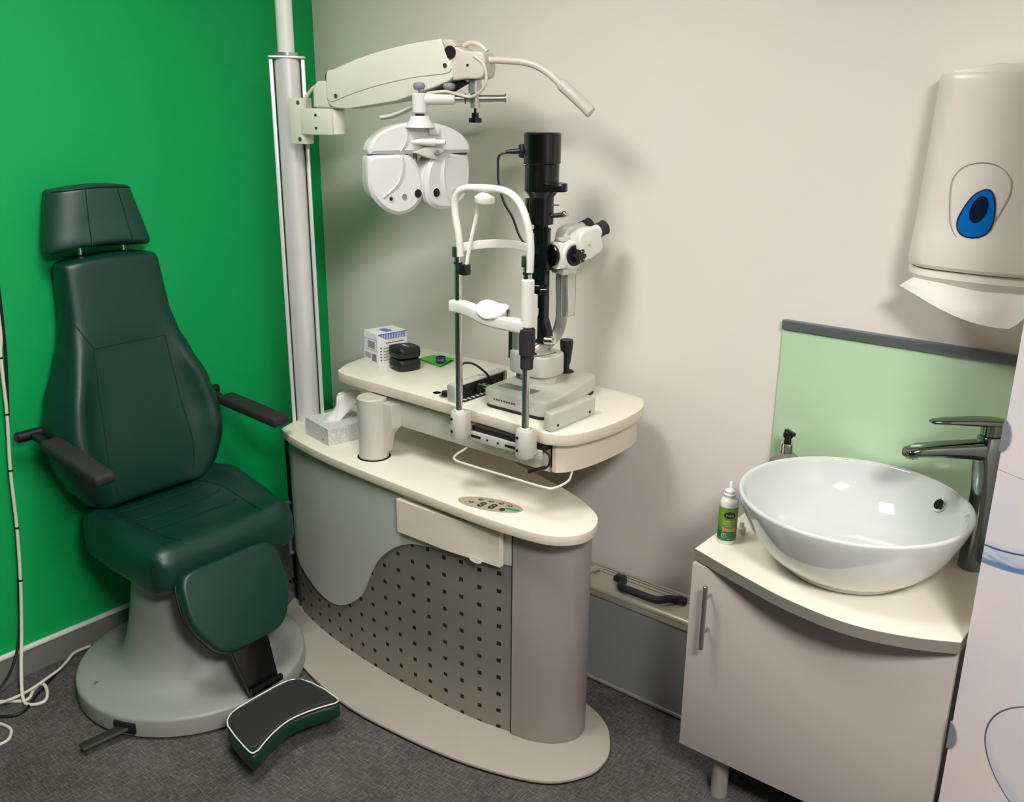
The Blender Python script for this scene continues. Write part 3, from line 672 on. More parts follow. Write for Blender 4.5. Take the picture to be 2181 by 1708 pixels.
G().prism([(-.130, 1.598), (-.03, 1.598), (-.03, 1.610), (-.130, 1.610)], -.058, -.010, 0, 2, PF).prism([(.055, 1.600), (.150, 1.600), (.150, 1.611), (.055, 1.611)], -.058, -.010, 0, 2, PF).make('slide_rail', M['black'], ph)
Ll = sm2([(-.147, 1.590), (-.149, 1.56), (-.148, 1.52), (-.137, 1.486), (-.110, 1.456), (-.082, 1.441), (-.055, 1.437), (-.020, 1.448), (.004, 1.472), (.013, 1.508), (.008, 1.548), (-.006, 1.580), (-.028, 1.599), (-.05, 1.6035), (-.09, 1.6025), (-.135, 1.601)], 4)
lobL = chamfer(Ll, -.062, 0, .011, PF).make('left_lens_housing', M['phor_white'], ph, 25)
PR = PF @ T(.088, 0, .0) @ Matrix.Rotation(math.radians(14), 4, 'Y') @ T(-.088, 0, 0)
Rl = sm2([(.165, 1.596), (.170, 1.56), (.168, 1.52), (.159, 1.490), (.136, 1.466), (.104, 1.450), (.075, 1.447), (.042, 1.453), (.018, 1.472), (.010, 1.508), (.013, 1.548), (.026, 1.582), (.045, 1.599), (.06, 1.6045), (.11, 1.605), (.155, 1.605)], 4)
lobR = chamfer(Rl, -.066, 0, .010, PR).make('right_lens_housing', M['phor_white'], ph, 25)
def disc(F, x, y, r, z0, z1, sx=.72): return G().lathe([(0, z0), (r, z0), (r, z1), (0, z1)], F @ T(x, y, 0), 24, sx=sx)
for F, par, hs in ((PF, lobL, ((-.084, 1.484, .0088, 'sl_grey', .8), (-.047, 1.488, .0082, 'knob_grey', 1), (-.006, 1.495, .0122, 'blackmetal', 1))), (PR, lobR, ((.044, 1.497, .0125, 'blackmetal', 1), (.104, 1.497, .0088, 'sl_grey', 1), (.132, 1.497, .005, 'knob_grey', 1)))):
    for x, y, r, mm, q in hs:
        disc(F, x, y, r*1.13, -.002, .0018, .9).make('aperture_rim', M['white_plastic'], par)
        disc(F, x, y, r, -.002, .0024, .9).make('aperture', M[mm], par)
disc(PF, -.087, 1.483, .0055, -.002, .0030, .9).make('aperture', M['black'], lobL)
def crf(F, pts, nm, par, w0=.0105):      # raised crescent edge of a finger recess: thin at both ends, broad in the middle
    P_ = catmull([(a, b, 0) for a, b in pts], 5); n = len(P_); out = []
    for i, p in enumerate(P_):
        t_ = (P_[min(i+1, n-1)]-P_[max(i-1, 0)]).normalized(); nn = Vector((-t_.y, t_.x, 0)); q = w0*math.sin(PI*i/(n-1))**.8+.0008
        out.append((p, p+nn*q))
    V = []
    for p, q in out: V += [F @ Vector((p.x, p.y, -.001)), F @ Vector((p.x, p.y, .0045)), F @ Vector((q.x, q.y, .0003)), F @ Vector((q.x, q.y, -.001))]
    F_ = []
    for i in range(n-1):
        for k in range(4): F_.append((i*4+k, i*4+(k+1) % 4, i*4+4+(k+1) % 4, i*4+4+k))
    F_ += [(3, 2, 1, 0), tuple(4*(n-1)+k for k in range(4))]
    b_ = bmesh.new(); vs_ = [b_.verts.new(v) for v in V]
    for f in F_: b_.faces.new([vs_[i] for i in f])
    return G().bm(b_).make(nm, M['phor_white'], par, 30)
crf(PF, [(-.050, 1.600), (-.050, 1.57), (-.060, 1.535), (-.082, 1.508), (-.110, 1.487)], 'finger_groove', lobL)
crf(PF, [(-.034, 1.672), (-.036, 1.648), (-.044, 1.628), (-.056, 1.611)], 'finger_groove', up_)
crf(PR, [(.116, 1.455), (.090, 1.480), (.073, 1.515), (.070, 1.555), (.078, 1.600)], 'finger_groove', lobR)
G().box((.030, .022, .012), (.043, 1.666, .004), .002, M=PF).make('level_window', M['white_plastic'], up_)
G().tube([PF @ Vector(q) for q in ((-.026, 1.636, .012), (0, 1.637, .016), (.026, 1.636, .018), (.040, 1.636, .018))], lambda t: .0035+.0085*math.sin(min(1, t*1.15+.05)*PI/2), 14).make('forehead_rest_knob', M['white_plastic'], up_, 60)
G().cyl(PF @ Vector((.040, 1.636, .018)), PF @ Vector((.068, 1.635, .030)), .0078, bev=.001).cyl(PF @ Vector((.0675, 1.635, .0298)), PF @ Vector((.0692, 1.635, .0305)), .0038, seg=12, mi=1).make('eye_aim_tube', [M['white_plastic'], M['black']], up_)
G().prism([(-.02, 1.608), (.012, 1.622), (.036, 1.624), (.072, 1.611), (.060, 1.605), (.052, 1.600), (.044, 1.588), (.022, 1.592)], -.012, .018, .003, 2, PF).make('forehead_rest', M['sl_grey'], up_)
G().lathe([(0, 0), (.009, 0), (.007, .004), (0, .005)], PF @ T(.046, 1.607, .018), 16).make('centre_screw', M['knob_grey'], up_)
G().box((.012, .060, .008), (.004, 1.572, -.045), .002, M=PF).make('nose_slider', M['steel'], ph)

# ------------------------------------------------------------------ instrument table
tab = thing('instrument_table', 'long cream table top on a swinging cantilever arm above the refraction desk', 'table', (.785, -.50, .70))
G().cyl((.785, -.50, .70), (.785, -.50, .893), .046, bev=.003, seg=48).make('column', M['sl_grey'], tab)
be = G().prism([(.79, .806), (1.43, .803), (1.43, .885), (.79, .885)], -.395, -.465, .005, 2, fr((0, 0, 0), (1, 0, 0), (0, 0, 1), (0, 1, 0))).make('swing_arm', M['sl_grey'], tab)
G().prism([(.80, .72), (.80, .880), (.87, .880), (.87, .806), (.845, .78), (.832, .74), (.828, .72)], -.462, -.50, .003, 3, fr((0, 0, 0), (1, 0, 0), (0, 0, 1), (0, 1, 0))).make('arm_gusset', M['sl_grey'], tab)
G().b2(1.4302, 1.4312, -.457, -.403, .815, .877).make('arm_end_opening', M['darkvoid'], be)
to = sm2([(.575, -.44), (.60, -.468), (.67, -.480), (.80, -.482), (1.06, -.487), (1.28, -.494), (1.40, -.505), (1.46, -.503), (1.51, -.46), (1.538, -.34), (1.535, -.20), (1.505, -.115), (1.45, -.075), (1.28, -.068), (.9, -.072), (.66, -.078), (.575, -.095), (.535, -.14), (.532, -.25), (.545, -.37)], 6)
G().prism(to, .898, .93, .003, 2).make('table_top', [M['cream_edge'], M['cream']], tab, 30, top=1)
sk = [(1.462, -.478), (1.485, -.45), (1.505, -.38), (1.512, -.28), (1.508, -.19), (1.49, -.125), (1.47, -.105)]
P_ = catmull([(a, b, 0) for a, b in sk], 6)
G().loft([[Vector((p.x, p.y, .815)), Vector((p.x, p.y, .897)), Vector((p.x-.012, p.y, .897)), Vector((p.x-.012, p.y, .815))] for p in P_]).make('end_skirt', M['cream_edge'], tab, 30)
G().b2(1.432, 1.452, -.44, -.30, .842, .897).b2(1.40, 1.43, -.38, -.33, .886, .897).make('control_unit', M['black'], tab)
rl = G().b2(1.185, 1.445, -.5215, -.512, .858, .884, .002).make('slotted_rail', M['sl_grey'], tab)
sl = G()
for x0, x1 in ((1.205, 1.238), (1.325, 1.36)): sl.b2(x0, x1, -.5224, -.5205, .868, .875)
for x in (1.262, 1.30, 1.425): sl.cyl((x, -.5224, .871), (x, -.5205, .871), .0035, seg=12)
sl.make('rail_slot', M['darkvoid'], rl)
G().b2(1.20, 1.44, -.512, -.465, .876, .8975).make('rail_spacer', M['black'], tab)
G().tube([(1.12, -.42, .834), (1.13, -.45, .802), (1.145, -.515, .80), (1.165, -.548, .80), (1.21, -.556, .80), (1.35, -.552, .80), (1.475, -.547, .80), (1.50, -.53, .80), (1.50, -.475, .80), (1.485, -.44, .802), (1.47, -.40, .83), (1.468, -.38, .86), (1.467, -.37, .898)], .0032, 8).make('wire_holder', M['white_plastic'], tab)
G().tube([(1.43, -.50, .885), (1.46, -.505, .87), (1.462, -.51, .845), (1.445, -.52, .832)], .003, 8).cyl((1.455, -.515, .84), (1.415, -.535, .822), .0055, seg=12).make('loose_lead', M['black'], tab)
kn = G().cyl((1.035, -.440, .93), (1.035, -.440, .9325), .020, seg=28).make('height_knob_plate', M['silver'], tab)
G().lathe([(0, 0), (.0125, 0), (.0135, .005), (.012, .012), (0, .014)], T(1.035, -.440, .9325), 20).make('height_knob', M['black'], kn)
for (x, y, mm) in ((.992, -.432, 'ink'), (1.003, -.405, 'red_ink')):
    G().lathe([(.0115, 0), (.0125, 0), (.0125, .0004), (.0115, .0004), (.0115, 0)], T(x, y, .93), 28).box((.013, .0018, .0004), (x, y, .9302)).make('sticker', M[mm], tab)

# ------------------------------------------------------------------ chin rest stand
chin = thing('chin_rest_stand', 'white and chrome chin rest frame clamped to the front edge of the instrument table', 'chin rest', (1.28, -.545, .87))
CY = -.545
for i, x in enumerate((1.183, 1.411)):
    cl = G().lathe([(0, 0), (.023, 0), (.0245, .003), (.0245, .072), (.022, .075), (0, .075)], T(x, CY, .868), 32).b2(x-.022, x+.022, CY, -.5225, .872, .94, .002).make('clamp', M['sl_grey'], chin)
    G().cyl((x-.006, CY-.022, .925), (x-.0065, CY-.0262, .925), .0038, seg=12).cyl((x-.006, CY-.022, .890), (x-.0065, CY-.0262, .890), .0038, seg=12).make('clamp_screw', M['black'], cl)
    G().cyl((x, CY, .94), (x, CY, 1.37), .0098, seg=28).make('post', M['chrome'], chin)
    G().cyl((x, CY, .941), (x, CY, .947), .0135, seg=24).make('post_collar', M['white_plastic'], chin)
hoop = [(1.19, 1.365), (1.188, 1.40), (1.184, 1.43), (1.176, 1.465), (1.174, 1.50), (1.186, 1.525), (1.21, 1.537), (1.25, 1.541), (1.31, 1.542), (1.352, 1.535), (1.383, 1.515), (1.404, 1.48), (1.416, 1.44), (1.420, 1.40), (1.418, 1.35)]
G().tube([(x, CY, z) for x, z in hoop], .0096, 16, 5).make('hoop', M['white_plastic'], chin, 60)
G().ribbon([(1.186, CY+.006, 1.386), (1.21, CY+.03, 1.392), (1.26, CY+.062, 1.398), (1.32, CY+.07, 1.399), (1.37, CY+.055, 1.396), (1.40, CY+.025, 1.39), (1.414, CY+.004, 1.382)], .005, .022, 6, .002).make('forehead_band', M['white_plastic'], chin, 60)
for x in (1.181, 1.409): G().b2(x-.008, x+.008, CY-.0125, CY+.004, 1.362, 1.39, .002).make('band_clip', M['steel'], chin)
for x in (1.183, 1.411): G().lathe([(0, 0), (.0115, 0), (.0115, .004), (0, .004)], T(x, CY, 1.345), 20).make('post_ring', M['black'], chin)
G().cyl((1.413, CY, 1.212), (1.413, CY, 1.333), .0165, bev=.003, seg=32).make('height_sleeve', M['white_plastic'], chin)
hk = G().cyl((1.413, CY, 1.14), (1.413, CY, 1.21), .0205, bev=.003, seg=18).cyl((1.413, CY, 1.105), (1.413, CY, 1.142), .0165, bev=.002, seg=24).make('height_grip', M['rubber'], chin, 15)
# chin bar with cup
cb = G().ribbon([(1.165, CY, 1.233), (1.20, CY, 1.233), (1.25, CY-.004, 1.226), (1.29, CY-.008, 1.218), (1.34, CY-.004, 1.214), (1.41, CY, 1.212)], .036, .032, 5, .006).make('chin_bar', M['white_plastic'], chin, 50)
def cup(u, v):      # u radius, v angle
    a = 2*PI*v; c_, s_ = math.cos(a), math.sin(a); cc = math.copysign(abs(c_)**.75, c_); ss = math.copysign(abs(s_)**.75, s_)
    return (1.298+.046*u*cc, CY+.0+.030*u*ss, 1.2385+.009*u**3*abs(cc)+.013*u**3*max(0, ss)-.012*u**2*max(0, -ss)-.010*.3*u*cc)
cg_ = G(); rr_ = [[Vector(cup(u, k/40)) for k in range(40)] for u in (.04, .3, .55, .75, .9, 1)]
cg_.loft(rr_+[[v-Vector((0, 0, .005)) for v in r_] for r_ in rr_[::-1]]).make('chin_cup', M['white_gloss'], cb, 60)
G().cyl((1.352, CY, 1.232), (1.352, CY, 1.248), .005, seg=12).make('paper_pin', M['steel'], cb)
fx = G().lathe([(0, 0), (.024, 0), (.026, .004), (.026, .016), (.018, .022), (.006, .028), (0, .028)], T(1.272, CY+.002, 1.505), 28).make('fixation_lamp', M['white_plastic'], chin)
G().tube([(1.255, CY+.01, 1.515), (1.232, CY+.025, 1.50), (1.218, CY+.03, 1.46), (1.208, CY+.02, 1.40), (1.203, CY+.01, 1.34)], .005, 10).make('fixation_arm', M['white_plastic'], chin)
G().b2(1.193, 1.215, CY-.008, CY+.014, 1.318, 1.345, .002).make('lamp_holder', M['black'], chin)

# ------------------------------------------------------------------ slit lamp
slit = thing('slit_lamp', 'slit lamp biomicroscope with black lamp tower on a grey sliding base on the instrument table', 'slit lamp', (1.26, -.27, .93))
ZT = .93
bo = [(1.172, -.44), (1.392, -.44), (1.395, -.36), (1.345, -.115), (1.19, -.115), (1.165, -.30)]
base = G().prism(rpoly(bo, .03), .937, .985, .010, 4).make('sliding_base', M['sl_grey'], slit, 50)
G().prism(ins(rpoly(bo, .03), .97), .9305, .9375).make('base_skirt', M['black'], slit)
G().b2(1.20, 1.32, -.40, -.365, .9848, .9862, M=T(0, 0, 0)).make('name_plate', M['steel'], base)
tx = G()
for k in range(9): tx.b2(1.215+.009*k, 1.221+.009*k, -.4405, -.4395, .957, .962)
tx.make('embossed_lettering', M['ink'], base)
# rail covers and rod
G().box((.030, .20, .052), (1.445, -.395, .957), .007, 3).make('rail_cover', M['sl_grey'], slit)
cg = G()
for y in (-.47, -.325): cg.cyl((1.459, y, .945), (1.4615, y, .945), .004, seg=12)
cg.make('cover_screw', M['black'], slit)
lc = G().b2(1.070, 1.075, -.468, -.247, .9302, .978, .001).b2(1.070, 1.101, -.468, -.247, .975, .981, .002)
lc.prism(rpoly([(1.070, .9302), (1.103, .9302), (1.103, .981), (1.070, .981)], .008), .465, .473, .002, 2, fr((0, 0, 0), (1, 0, 0), (0, 0, 1), (0, -1, 0)))
lc.prism(rpoly([(1.070, .9302), (1.103, .9302), (1.103, .981), (1.070, .981)], .008), .244, .250, .001, 2, fr((0, 0, 0), (1, 0, 0), (0, 0, 1), (0, -1, 0)))
lc.make('rail_cover', M['sl_grey'], slit)
G().b2(1.0752, 1.094, -.463, -.252, .9302, .974).lathe([(0, 0), (.02, 0), (.02, .012), (0, .012)], axisframe((1.090, -.36, .953), (1, 0, 0)), 20).make('rail_cover_inside', M['black'], slit)
rd = G().cyl((1.08, -.36, .958), (1.18, -.36, .958), .0085, seg=20).cyl((1.38, -.40, .958), (1.435, -.40, .958), .007, seg=20).make('cross_slide_rod', M['chrome'], slit)
rk = G().b2(1.1035, 1.1165, -.45, -.28, .9305, .935)
for k in range(9): rk.b2(1.1045, 1.1155, -.445+.018*k, -.438+.018*k, .935, .9362, mi=1)
rk.make('rack_strip', [M['black'], M['white_plastic']], slit)
G().cyl((1.178, -.28, .984), (1.178, -.28, 1.000), .0085, bev=.001, seg=16).make('lock_screw', M['steel'], slit)
jk = G().lathe([(0, 0), (.024, 0), (.020, .004), (.010, .008), (.0095, .020), (.013, .028), (.0185, .072), (.020, .090), (.0185, .097), (0, .097)], T(1.258, -.158, .985), 28).make('joystick', M['black'], slit, 45)
# rotation column
G().lathe([(0, 0), (.046, 0), (.046, .016), (.04, .022), (0, .022)], T(1.262, -.285, .985), 36).make('pivot_base', M['sl_grey'], slit)
G().prism(sm2([(1.185, -.325), (1.285, -.335), (1.312, -.30), (1.308, -.24), (1.26, -.215), (1.19, -.235), (1.165, -.285)], 5), 1.007, 1.068, .006, 3).make('pivot_housing', M['sl_grey'], slit, 40)
G().b2(1.205, 1.235, -.31, -.28, .99, 1.008).make('pivot_stem', M['silver'], slit)
cyl_ = G().lathe([(0, 0), (.026, 0), (.026, .018), (.0235, .022), (.0235, .108), (.022, .112), (0, .112)], T(1.178, -.282, 1.018), 32).make('slit_control_drum', M['silver'], slit)
G().b2(1.158, 1.170, -.306, -.296, 1.04, 1.128, .001).make('scale_strip', M['black'], cyl_)
G().lathe([(0, 0), (.013, 0), (.013, .003), (0, .003)], T(1.178, -.282, 1.13), 20).make('drum_cap', M['black'], cyl_)
G().cyl((1.158, -.275, 1.085), (1.148, -.278, 1.085), .009, seg=16).make('drum_knob', M['steel'], cyl_)
G().cyl((1.20, -.26, 1.10), (1.205, -.26, 1.135), .010, seg=16).make('drum_pin', M['chrome'], cyl_)
am = G().ribbon([(1.205, -.29, 1.050), (1.225, -.27, 1.060), (1.245, -.24, 1.082), (1.262, -.215, 1.11), (1.270, -.205, 1.15), (1.268, -.20, 1.20), (1.265, -.20, 1.26), (1.268, -.20, 1.31)], .034, .014, 6, .005, up=(.6, -.8, 0)).make('microscope_arm', M['silver'], slit, 50)
G().cyl((1.262, -.315, 1.066), (1.268, -.338, 1.066), .008, seg=14).tube([(1.268, -.335, 1.066), (1.30, -.315, 1.074), (1.325, -.30, 1.082)], .003, 8).make('arm_lock_lever', M['chrome'], slit)
# illumination tower
TX, TY = 1.236, -.255
tw = [
 ('lamp_housing', [(0, 1.530), (.047, 1.530), (.047, 1.585), (.0505, 1.588), (.0505, 1.622), (.0505, 1.664), (.047, 1.668), (0, 1.668)]),
 ('tower_neck', [(0, 1.425), (.034, 1.425), (.034, 1.48), (.034, 1.498), (.040, 1.506), (.047, 1.514), (.047, 1.530), (0, 1.530)]),
 ('tower_tube', [(0, 1.36), (.020, 1.36), (.020, 1.425), (0, 1.425)]),
]
tower = None
for nm, pr in tw:
    o_ = G().lathe([(r, z-1.3) for r, z in pr], T(TX-.006, TY, 1.3), 40).make(nm, M['blackmetal'], slit, 30)
    if nm == 'lamp_housing': tower = o_
G().lathe([(0, 0), (.022, 0), (.022, .002), (0, .002)], T(TX-.006, TY, 1.667), 28, sy=.6).make('lamp_vent', M['steel'], tower)
G().cyl((TX-.034, TY-.038, 1.585), (TX-.037, TY-.042, 1.585), .004, seg=10).make('lamp_screw', M['chrome'], tower)
G().prism(sm2([(TX+.02, TY-.035), (TX+.06, TY-.02), (TX+.075, TY), (TX+.06, TY+.025), (TX+.02, TY+.03)], 4), 1.515, 1.538, .003).make('filter_lever_plate', M['blackmetal'], slit)
G().box((.03, .022, .036), (0, 0, 0), .003, M=fr((TX-.055, TY-.015, 1.618), rv, -tv, (0, 0, 1))).cyl((TX-.06, TY-.02, 1.618), (TX-.097, TY-.045, 1.615), .009, .005, seg=12).make('lamp_plug', M['black'], slit)
G().tube([(TX-.09, TY-.04, 1.615), (TX-.112, TY-.055, 1.605), (TX-.115, TY-.056, 1.57), (TX-.112, TY-.056, 1.53), (TX-.098, TY-.05, 1.48), (TX-.08, TY-.035, 1.44), (TX-.06, TY-.02, 1.38), (TX-.02, TY-.0, 1.34)], .0032, 8).make('lamp_cable', M['black'], slit)
G().b2(TX-.036, TX-.028, TY-.036, TY-.026, 1.455, 1.495, .001).make('scale_window', M['steel'], slit)
G().cyl((TX+.025, TY, 1.478), (TX+.046, TY+.012, 1.478), .002, seg=8).make('filter_pin', M['chrome'], slit)
G().cyl((TX+.02, TY, 1.448), (TX+.052, TY+.018, 1.452), .0065, seg=12).ball((TX+.058, TY+.022, 1.4535), .0105, mi=1).make('slit_width_lever', [M['black'], M['chrome']], slit)
G().cyl((TX+.014, TY-.02, 1.405), (TX+.03, TY-.01, 1.405), .004, seg=10).lathe([(0, 0), (.013, 0), (.013, .005), (0, .005)], T(TX+.022, TY-.012, 1.412), 20).cyl((TX-.02, TY-.012, 1.405), (TX-.026, TY-.02, 1.405), .006, seg=10).make('centring_screw', M['blackmetal'], slit)
G().box((.052, .04, .075), (TX+.004, TY, 1.335), .006).box((.018, .018, .10), (TX+.024, TY-.014, 1.365), .003).box((.03, .03, .05), (TX-.008, TY-.004, 1.275), .006).make('prism_holder', M['blackmetal'], slit)
G().box((.026, .004, .045), (0, 0, 0), .001, M=fr((TX-.022, TY-.032, 1.318), (.8, -.6, .2), (.6, .8, 0), (-.1, 0, 1))).make('reflecting_mirror', M['silver'], slit)
G().cyl((TX-.01, TY, 1.30), (TX-.01, TY, 1.19), .015, seg=20).box((.020, .026, .20), (TX+.013, TY-.006, 1.21), .003).make('tower_rod', M['blackmetal'], slit)
G().cyl((TX-.02, TY-.03, 1.252), (TX+.03, TY-.012, 1.252), .0095, bev=.001, seg=16).cyl((TX+.018, TY-.032, 1.247), (TX+.03, TY-.02, 1.247), .0135, seg=20).make('cross_clamp', M['blackmetal'], slit)
G().prism([(-.02, 0), (.04, 0), (.028, .05), (.018, .075), (0, .085), (-.008, .07)], -.014, .014, .003, 2, fr((TX+.0, TY-.0, 1.088), (1, 0, 0), (0, 0, 1), (0, -1, 0))).make('tower_foot', M['black'], slit)
G().cyl((TX+.035, TY-.03, 1.107), (TX+.058, TY-.02, 1.107), .0125, bev=.002, seg=20).cyl((TX+.055, TY-.02, 1.107), (TX+.064, TY-.018, 1.107), .010, seg=8).make('clamp_knob', M['chrome'], slit)
G().box((.020, .040, .130), (1.252, -.322, 1.175), .006, 3).make('breath_guard', M['white_plastic'], slit)
# microscope
od = Vector((.26, .966, 0)).normalized(); kd = Vector((.966, -.26, 0)).normalized(); MC = Vector((1.282, -.205, 1.342))
def mp(a, b, c): return MC+od*a+kd*b+Vector((0, 0, c))
mg_ = G().cyl(mp(0, -.036, 0), mp(0, .036, 0), .041, bev=.006, seg=36).prism([(-.046, -.036), (.028, -.040), (.036, 0), (.028, .036), (-.046, .034)], -.030, .030, .008, 3, fr(MC, od, (0, 0, 1), kd)).make('magnification_body', M['white_plastic'], slit, 40)
G().cyl(mp(-.045, 0, 0), mp(-.056, 0, 0), .030, bev=.002).make('objective_lens', M['blackmetal'], slit)
mk = G().cyl(mp(0, .036, 0), mp(0, .041, 0), .029, bev=.001, seg=32).make('magnification_dial', M['black'], slit)
kn_ = [( (.0185+.0022*math.cos(6*a))*math.cos(a), (.0185+.0022*math.cos(6*a))*math.sin(a)) for a in [2*PI*k/48 for k in range(48)]]
G().prism(kn_, 0, .017, .002, 2, fr(mp(.006, .041, 0), od, (0, 0, 1), kd)).make('dial_knob', M['black'], mk, 30)
dt = G()
for a in (.6, 1.5, 4.6, 5.5): dt.cyl(mp(.006+.013*math.cos(a), .0575, .013*math.sin(a)), mp(.006+.013*math.cos(a), .0588, .013*math.sin(a)), .0018, seg=8)
dt.make('dial_mark', M['white_ink'], mk)
G().cyl(mp(.0, -.036, 0), mp(.0, -.042, 0), .029, seg=28).make('magnification_dial', M['black'], slit)
G().box((.045, .04, .01), (0, 0, 0), .003, M=fr(mp(-.005, 0, .041), od, kd, (0, 0, 1))).make('accessory_mount', M['sl_grey'], slit)
G().box((.05, .055, .018), (0, 0, 0), .004, M=fr(mp(-.006, 0, -.046), od, kd, (0, 0, 1))).make('microscope_mount', M['sl_grey'], slit)
td = (od*.93+Vector((0, 0, .30))).normalized(); tu = Vector((-td.x*td.z, -td.y*td.z, 1-td.z*td.z)).normalized()
G().cyl(mp(.012, 0, .004), mp(.042, 0, .010), .047, .038, bev=.004, seg=36).make('binocular_neck', M['white_plastic'], slit, 40)
for b_, s_ in ((.034, 1), (-.034, -1)):
    c0 = mp(.034, b_*.94, .032)
    hb = G().prism(sm2([(-.026, -.040), (.020, -.042), (.046, -.034), (.05, .0), (.042, .030), (.006, .040), (-.022, .032), (-.034, 0)], 4), -.024, .024, .007, 3, fr(c0, td, tu, kd)).make('prism_housing', M['white_plastic'], slit, 40)
    e0 = c0+td*.040+tu*.012
    G().cyl(e0, e0+td*.022, .0195, .0185, bev=.001).make('eyepiece_tube', M['white_plastic'], hb)
    G().lathe([(0, 0), (.0205, 0), (.0205, .012), (.0185, .013), (.0195, .016), (.0215, .026), (.019, .028), (.013, .02), (0, .019)], axisframe(e0+td*.018, td), 28).make('eyecup', M['rubber'], hb)
sc2 = G()
for a, c in ((.07, -.012), (.07, .028)): sc2.cyl(mp(a-.036, .0575, c), mp(a-.036, .0595, c), .0026, seg=10)
sc2.make('housing_screw', M['steel'], slit)
G().prism(rrect(.05, .125, .008), -.001, .001, 0, 2, fr(mp(.012, .0, -.118), od, (0, 0, 1), kd)).make('acrylic_shield', M['acrylic'], slit)
G().tube([fr(mp(.012, .0, -.118), od, (0, 0, 1), kd) @ Vector((a, b, 0)) for a, b in rrect(.05, .125, .008)], .0011, 6, 1, closed=True).make('shield_edge', M['sl_grey'], slit)
# cables lying on the table
G().tube([(1.062, -.415, .98), (1.062, -.412, 1.01), (1.068, -.395, 1.026), (1.082, -.37, 1.02), (1.10, -.34, .992), (1.115, -.31, .95), (1.12, -.28, .937), (1.13, -.26, .935), (1.145, -.23, .936), (1.16, -.20, .938), (1.15, -.17, .95), (1.165, -.15, .965), (1.19, -.15, .96)], .0034, 8).lathe([(0, 0), (.008, 0), (.008, .022), (.0055, .026), (.004, .05), (0, .05)], T(1.062, -.415, .958), 14).make('power_lead', M['black'], slit)
G().lathe([(.004, 0), (.0075, 0), (.0075, .008), (.004, .008), (.004, 0)], axisframe((1.128, -.265, .936), (1, 1, 0)), 12).make('cable_tie', M['black'], slit)

# ------------------------------------------------------------------ small things on the table
def box_from(p, q, d, z0, z1):      # corner p, second corner q, depth along perpendicular d
    p, q = Vector((*p, 0)), Vector((*q, 0)); e = (q-p).normalized(); n_ = Vector((-e.y, e.x, 0)); return p, e, n_, (q-p).length, d, z0, z1
p, e, n_, Lx, Dy, z0, z1 = box_from((.556, -.318), (.640, -.334), .112, .93, 1.030)
BF = fr((*p.xy, z0), e, n_, (0, 0, 1))
lb = thing('contact_lens_carton', 'small white contact lens carton with blue stripes standing on the instrument table', 'box', tuple(BF @ Vector((Lx/2, Dy/2, 0))))
ct = G().b2(0, Lx, 0, Dy, 0, z1-z0, .0008, 1, BF).make('carton', M['carton'], lb)
fl = G()
fl.b2(Lx, Lx+.0008, .001, Dy-.001, .096, .0995, M=BF)
for k in range(17):
    y0 = .002+k*(Dy-.006)/17
    h0 = .079 if y0 > .03 else .079+(.03-y0)*.55
    fl.b2(Lx, Lx+.0008, y0, y0+.0034, h0, .096, M=BF)
fl.make('blue_striped_flap', M['blueink'], ct)
tpx = G()
for k in range(6): tpx.box((.006, .032-abs(k-3)*.004, .0004), (.026+.008*k, .055, z1-z0+.0003), 0, M=BF @ T(0, 0, 0))
tpx.make('top_logo', M['blueink'], ct)
ik = G()
for k in range(7): ik.b2(.024, .066, -.0005, 0, .048+.0035*k, .0495+.0035*k, M=BF)
ik.tube([BF @ Vector(q) for q in ((.006, -.0003, .042), (.078, -.0003, .042), (.078, -.0003, .078), (.006, -.0003, .078))], .0004, 4, 1, closed=True)
for k in range(5): ik.b2(.006, .04, -.0005, 0, .012+.004*k, .0135+.004*k, M=BF)
for k in range(6): ik.b2(.048+.0045*k, .0505+.0045*k, -.0006, 0, .006, .030, M=BF)
for k, (a, b) in enumerate(((.03, .10), (.04, .085))): ik.b2(Lx, Lx+.0005, a, b, .066-.009*k, .0685-.009*k, M=BF)
for k in range(5): ik.b2(Lx, Lx+.0005, .02, .07, .010+.010*k, .0115+.010*k, M=BF)
for k in range(5): ik.b2(Lx, Lx+.0005, .008, .013, .010+.010*k, .015+.010*k, M=BF)
ik.make('printed_text', M['ink'], ct)
for k, (z, dx, rz, lab) in enumerate(((.93, .006, .0, 'black zipped trial lens case lying directly on the table, under the other'), (.9665, 0, .05, 'black zipped trial lens case resting on top of the other one'))):
    F = fr((.728+dx, -.302-dx, z), (.96, -.27, 0), (.27, .96, 0), (0, 0, 1)) @ Matrix.Rotation(rz, 4, 'Z')
    lc_ = thing('lens_case', lab, 'case', (.728+dx, -.302-dx, z), group='black zipped lens cases')
    sh = sm2([(-.04, -.026), (-.035, -.036), (-.01, -.041), (.02, -.041), (.037, -.034), (.042, -.01), (.041, .02), (.033, .038), (.01, .043), (-.02, .042), (-.037, .033), (-.042, .01)], 4)
    G().prism(sh, 0, .036, .008, 3, F).make('shell', M['black'], lc_, 60)
    G().tube([F @ Vector((a*1.005, b*1.005, .018)) for a, b in sh], .0014, 6, 1, closed=True).make('zip', M['blackmetal'], lc_)
    G().box((.030, .0015, .003), (-.018, -.0405, .010), 0, M=F).make('emblem_bar', M['steel'], lc_)
    if k: G().text('VISION', .011, F @ T(0, .004, .0363), .0002).make('lettering', M['white_ink'], lc_)
def clo(u, v):
    p = Vector((.694, -.205, 0)).lerp(Vector((.812, -.226, 0)), u); q = Vector((.698, -.137, 0)).lerp(Vector((.792, -.134, 0)), u)
    r_ = p.lerp(q, v); return (r_.x, r_.y, .9345+.0025*math.sin(u*5+v*4)*(.4+.6*u)+.003*max(0, u-.85)/.15)
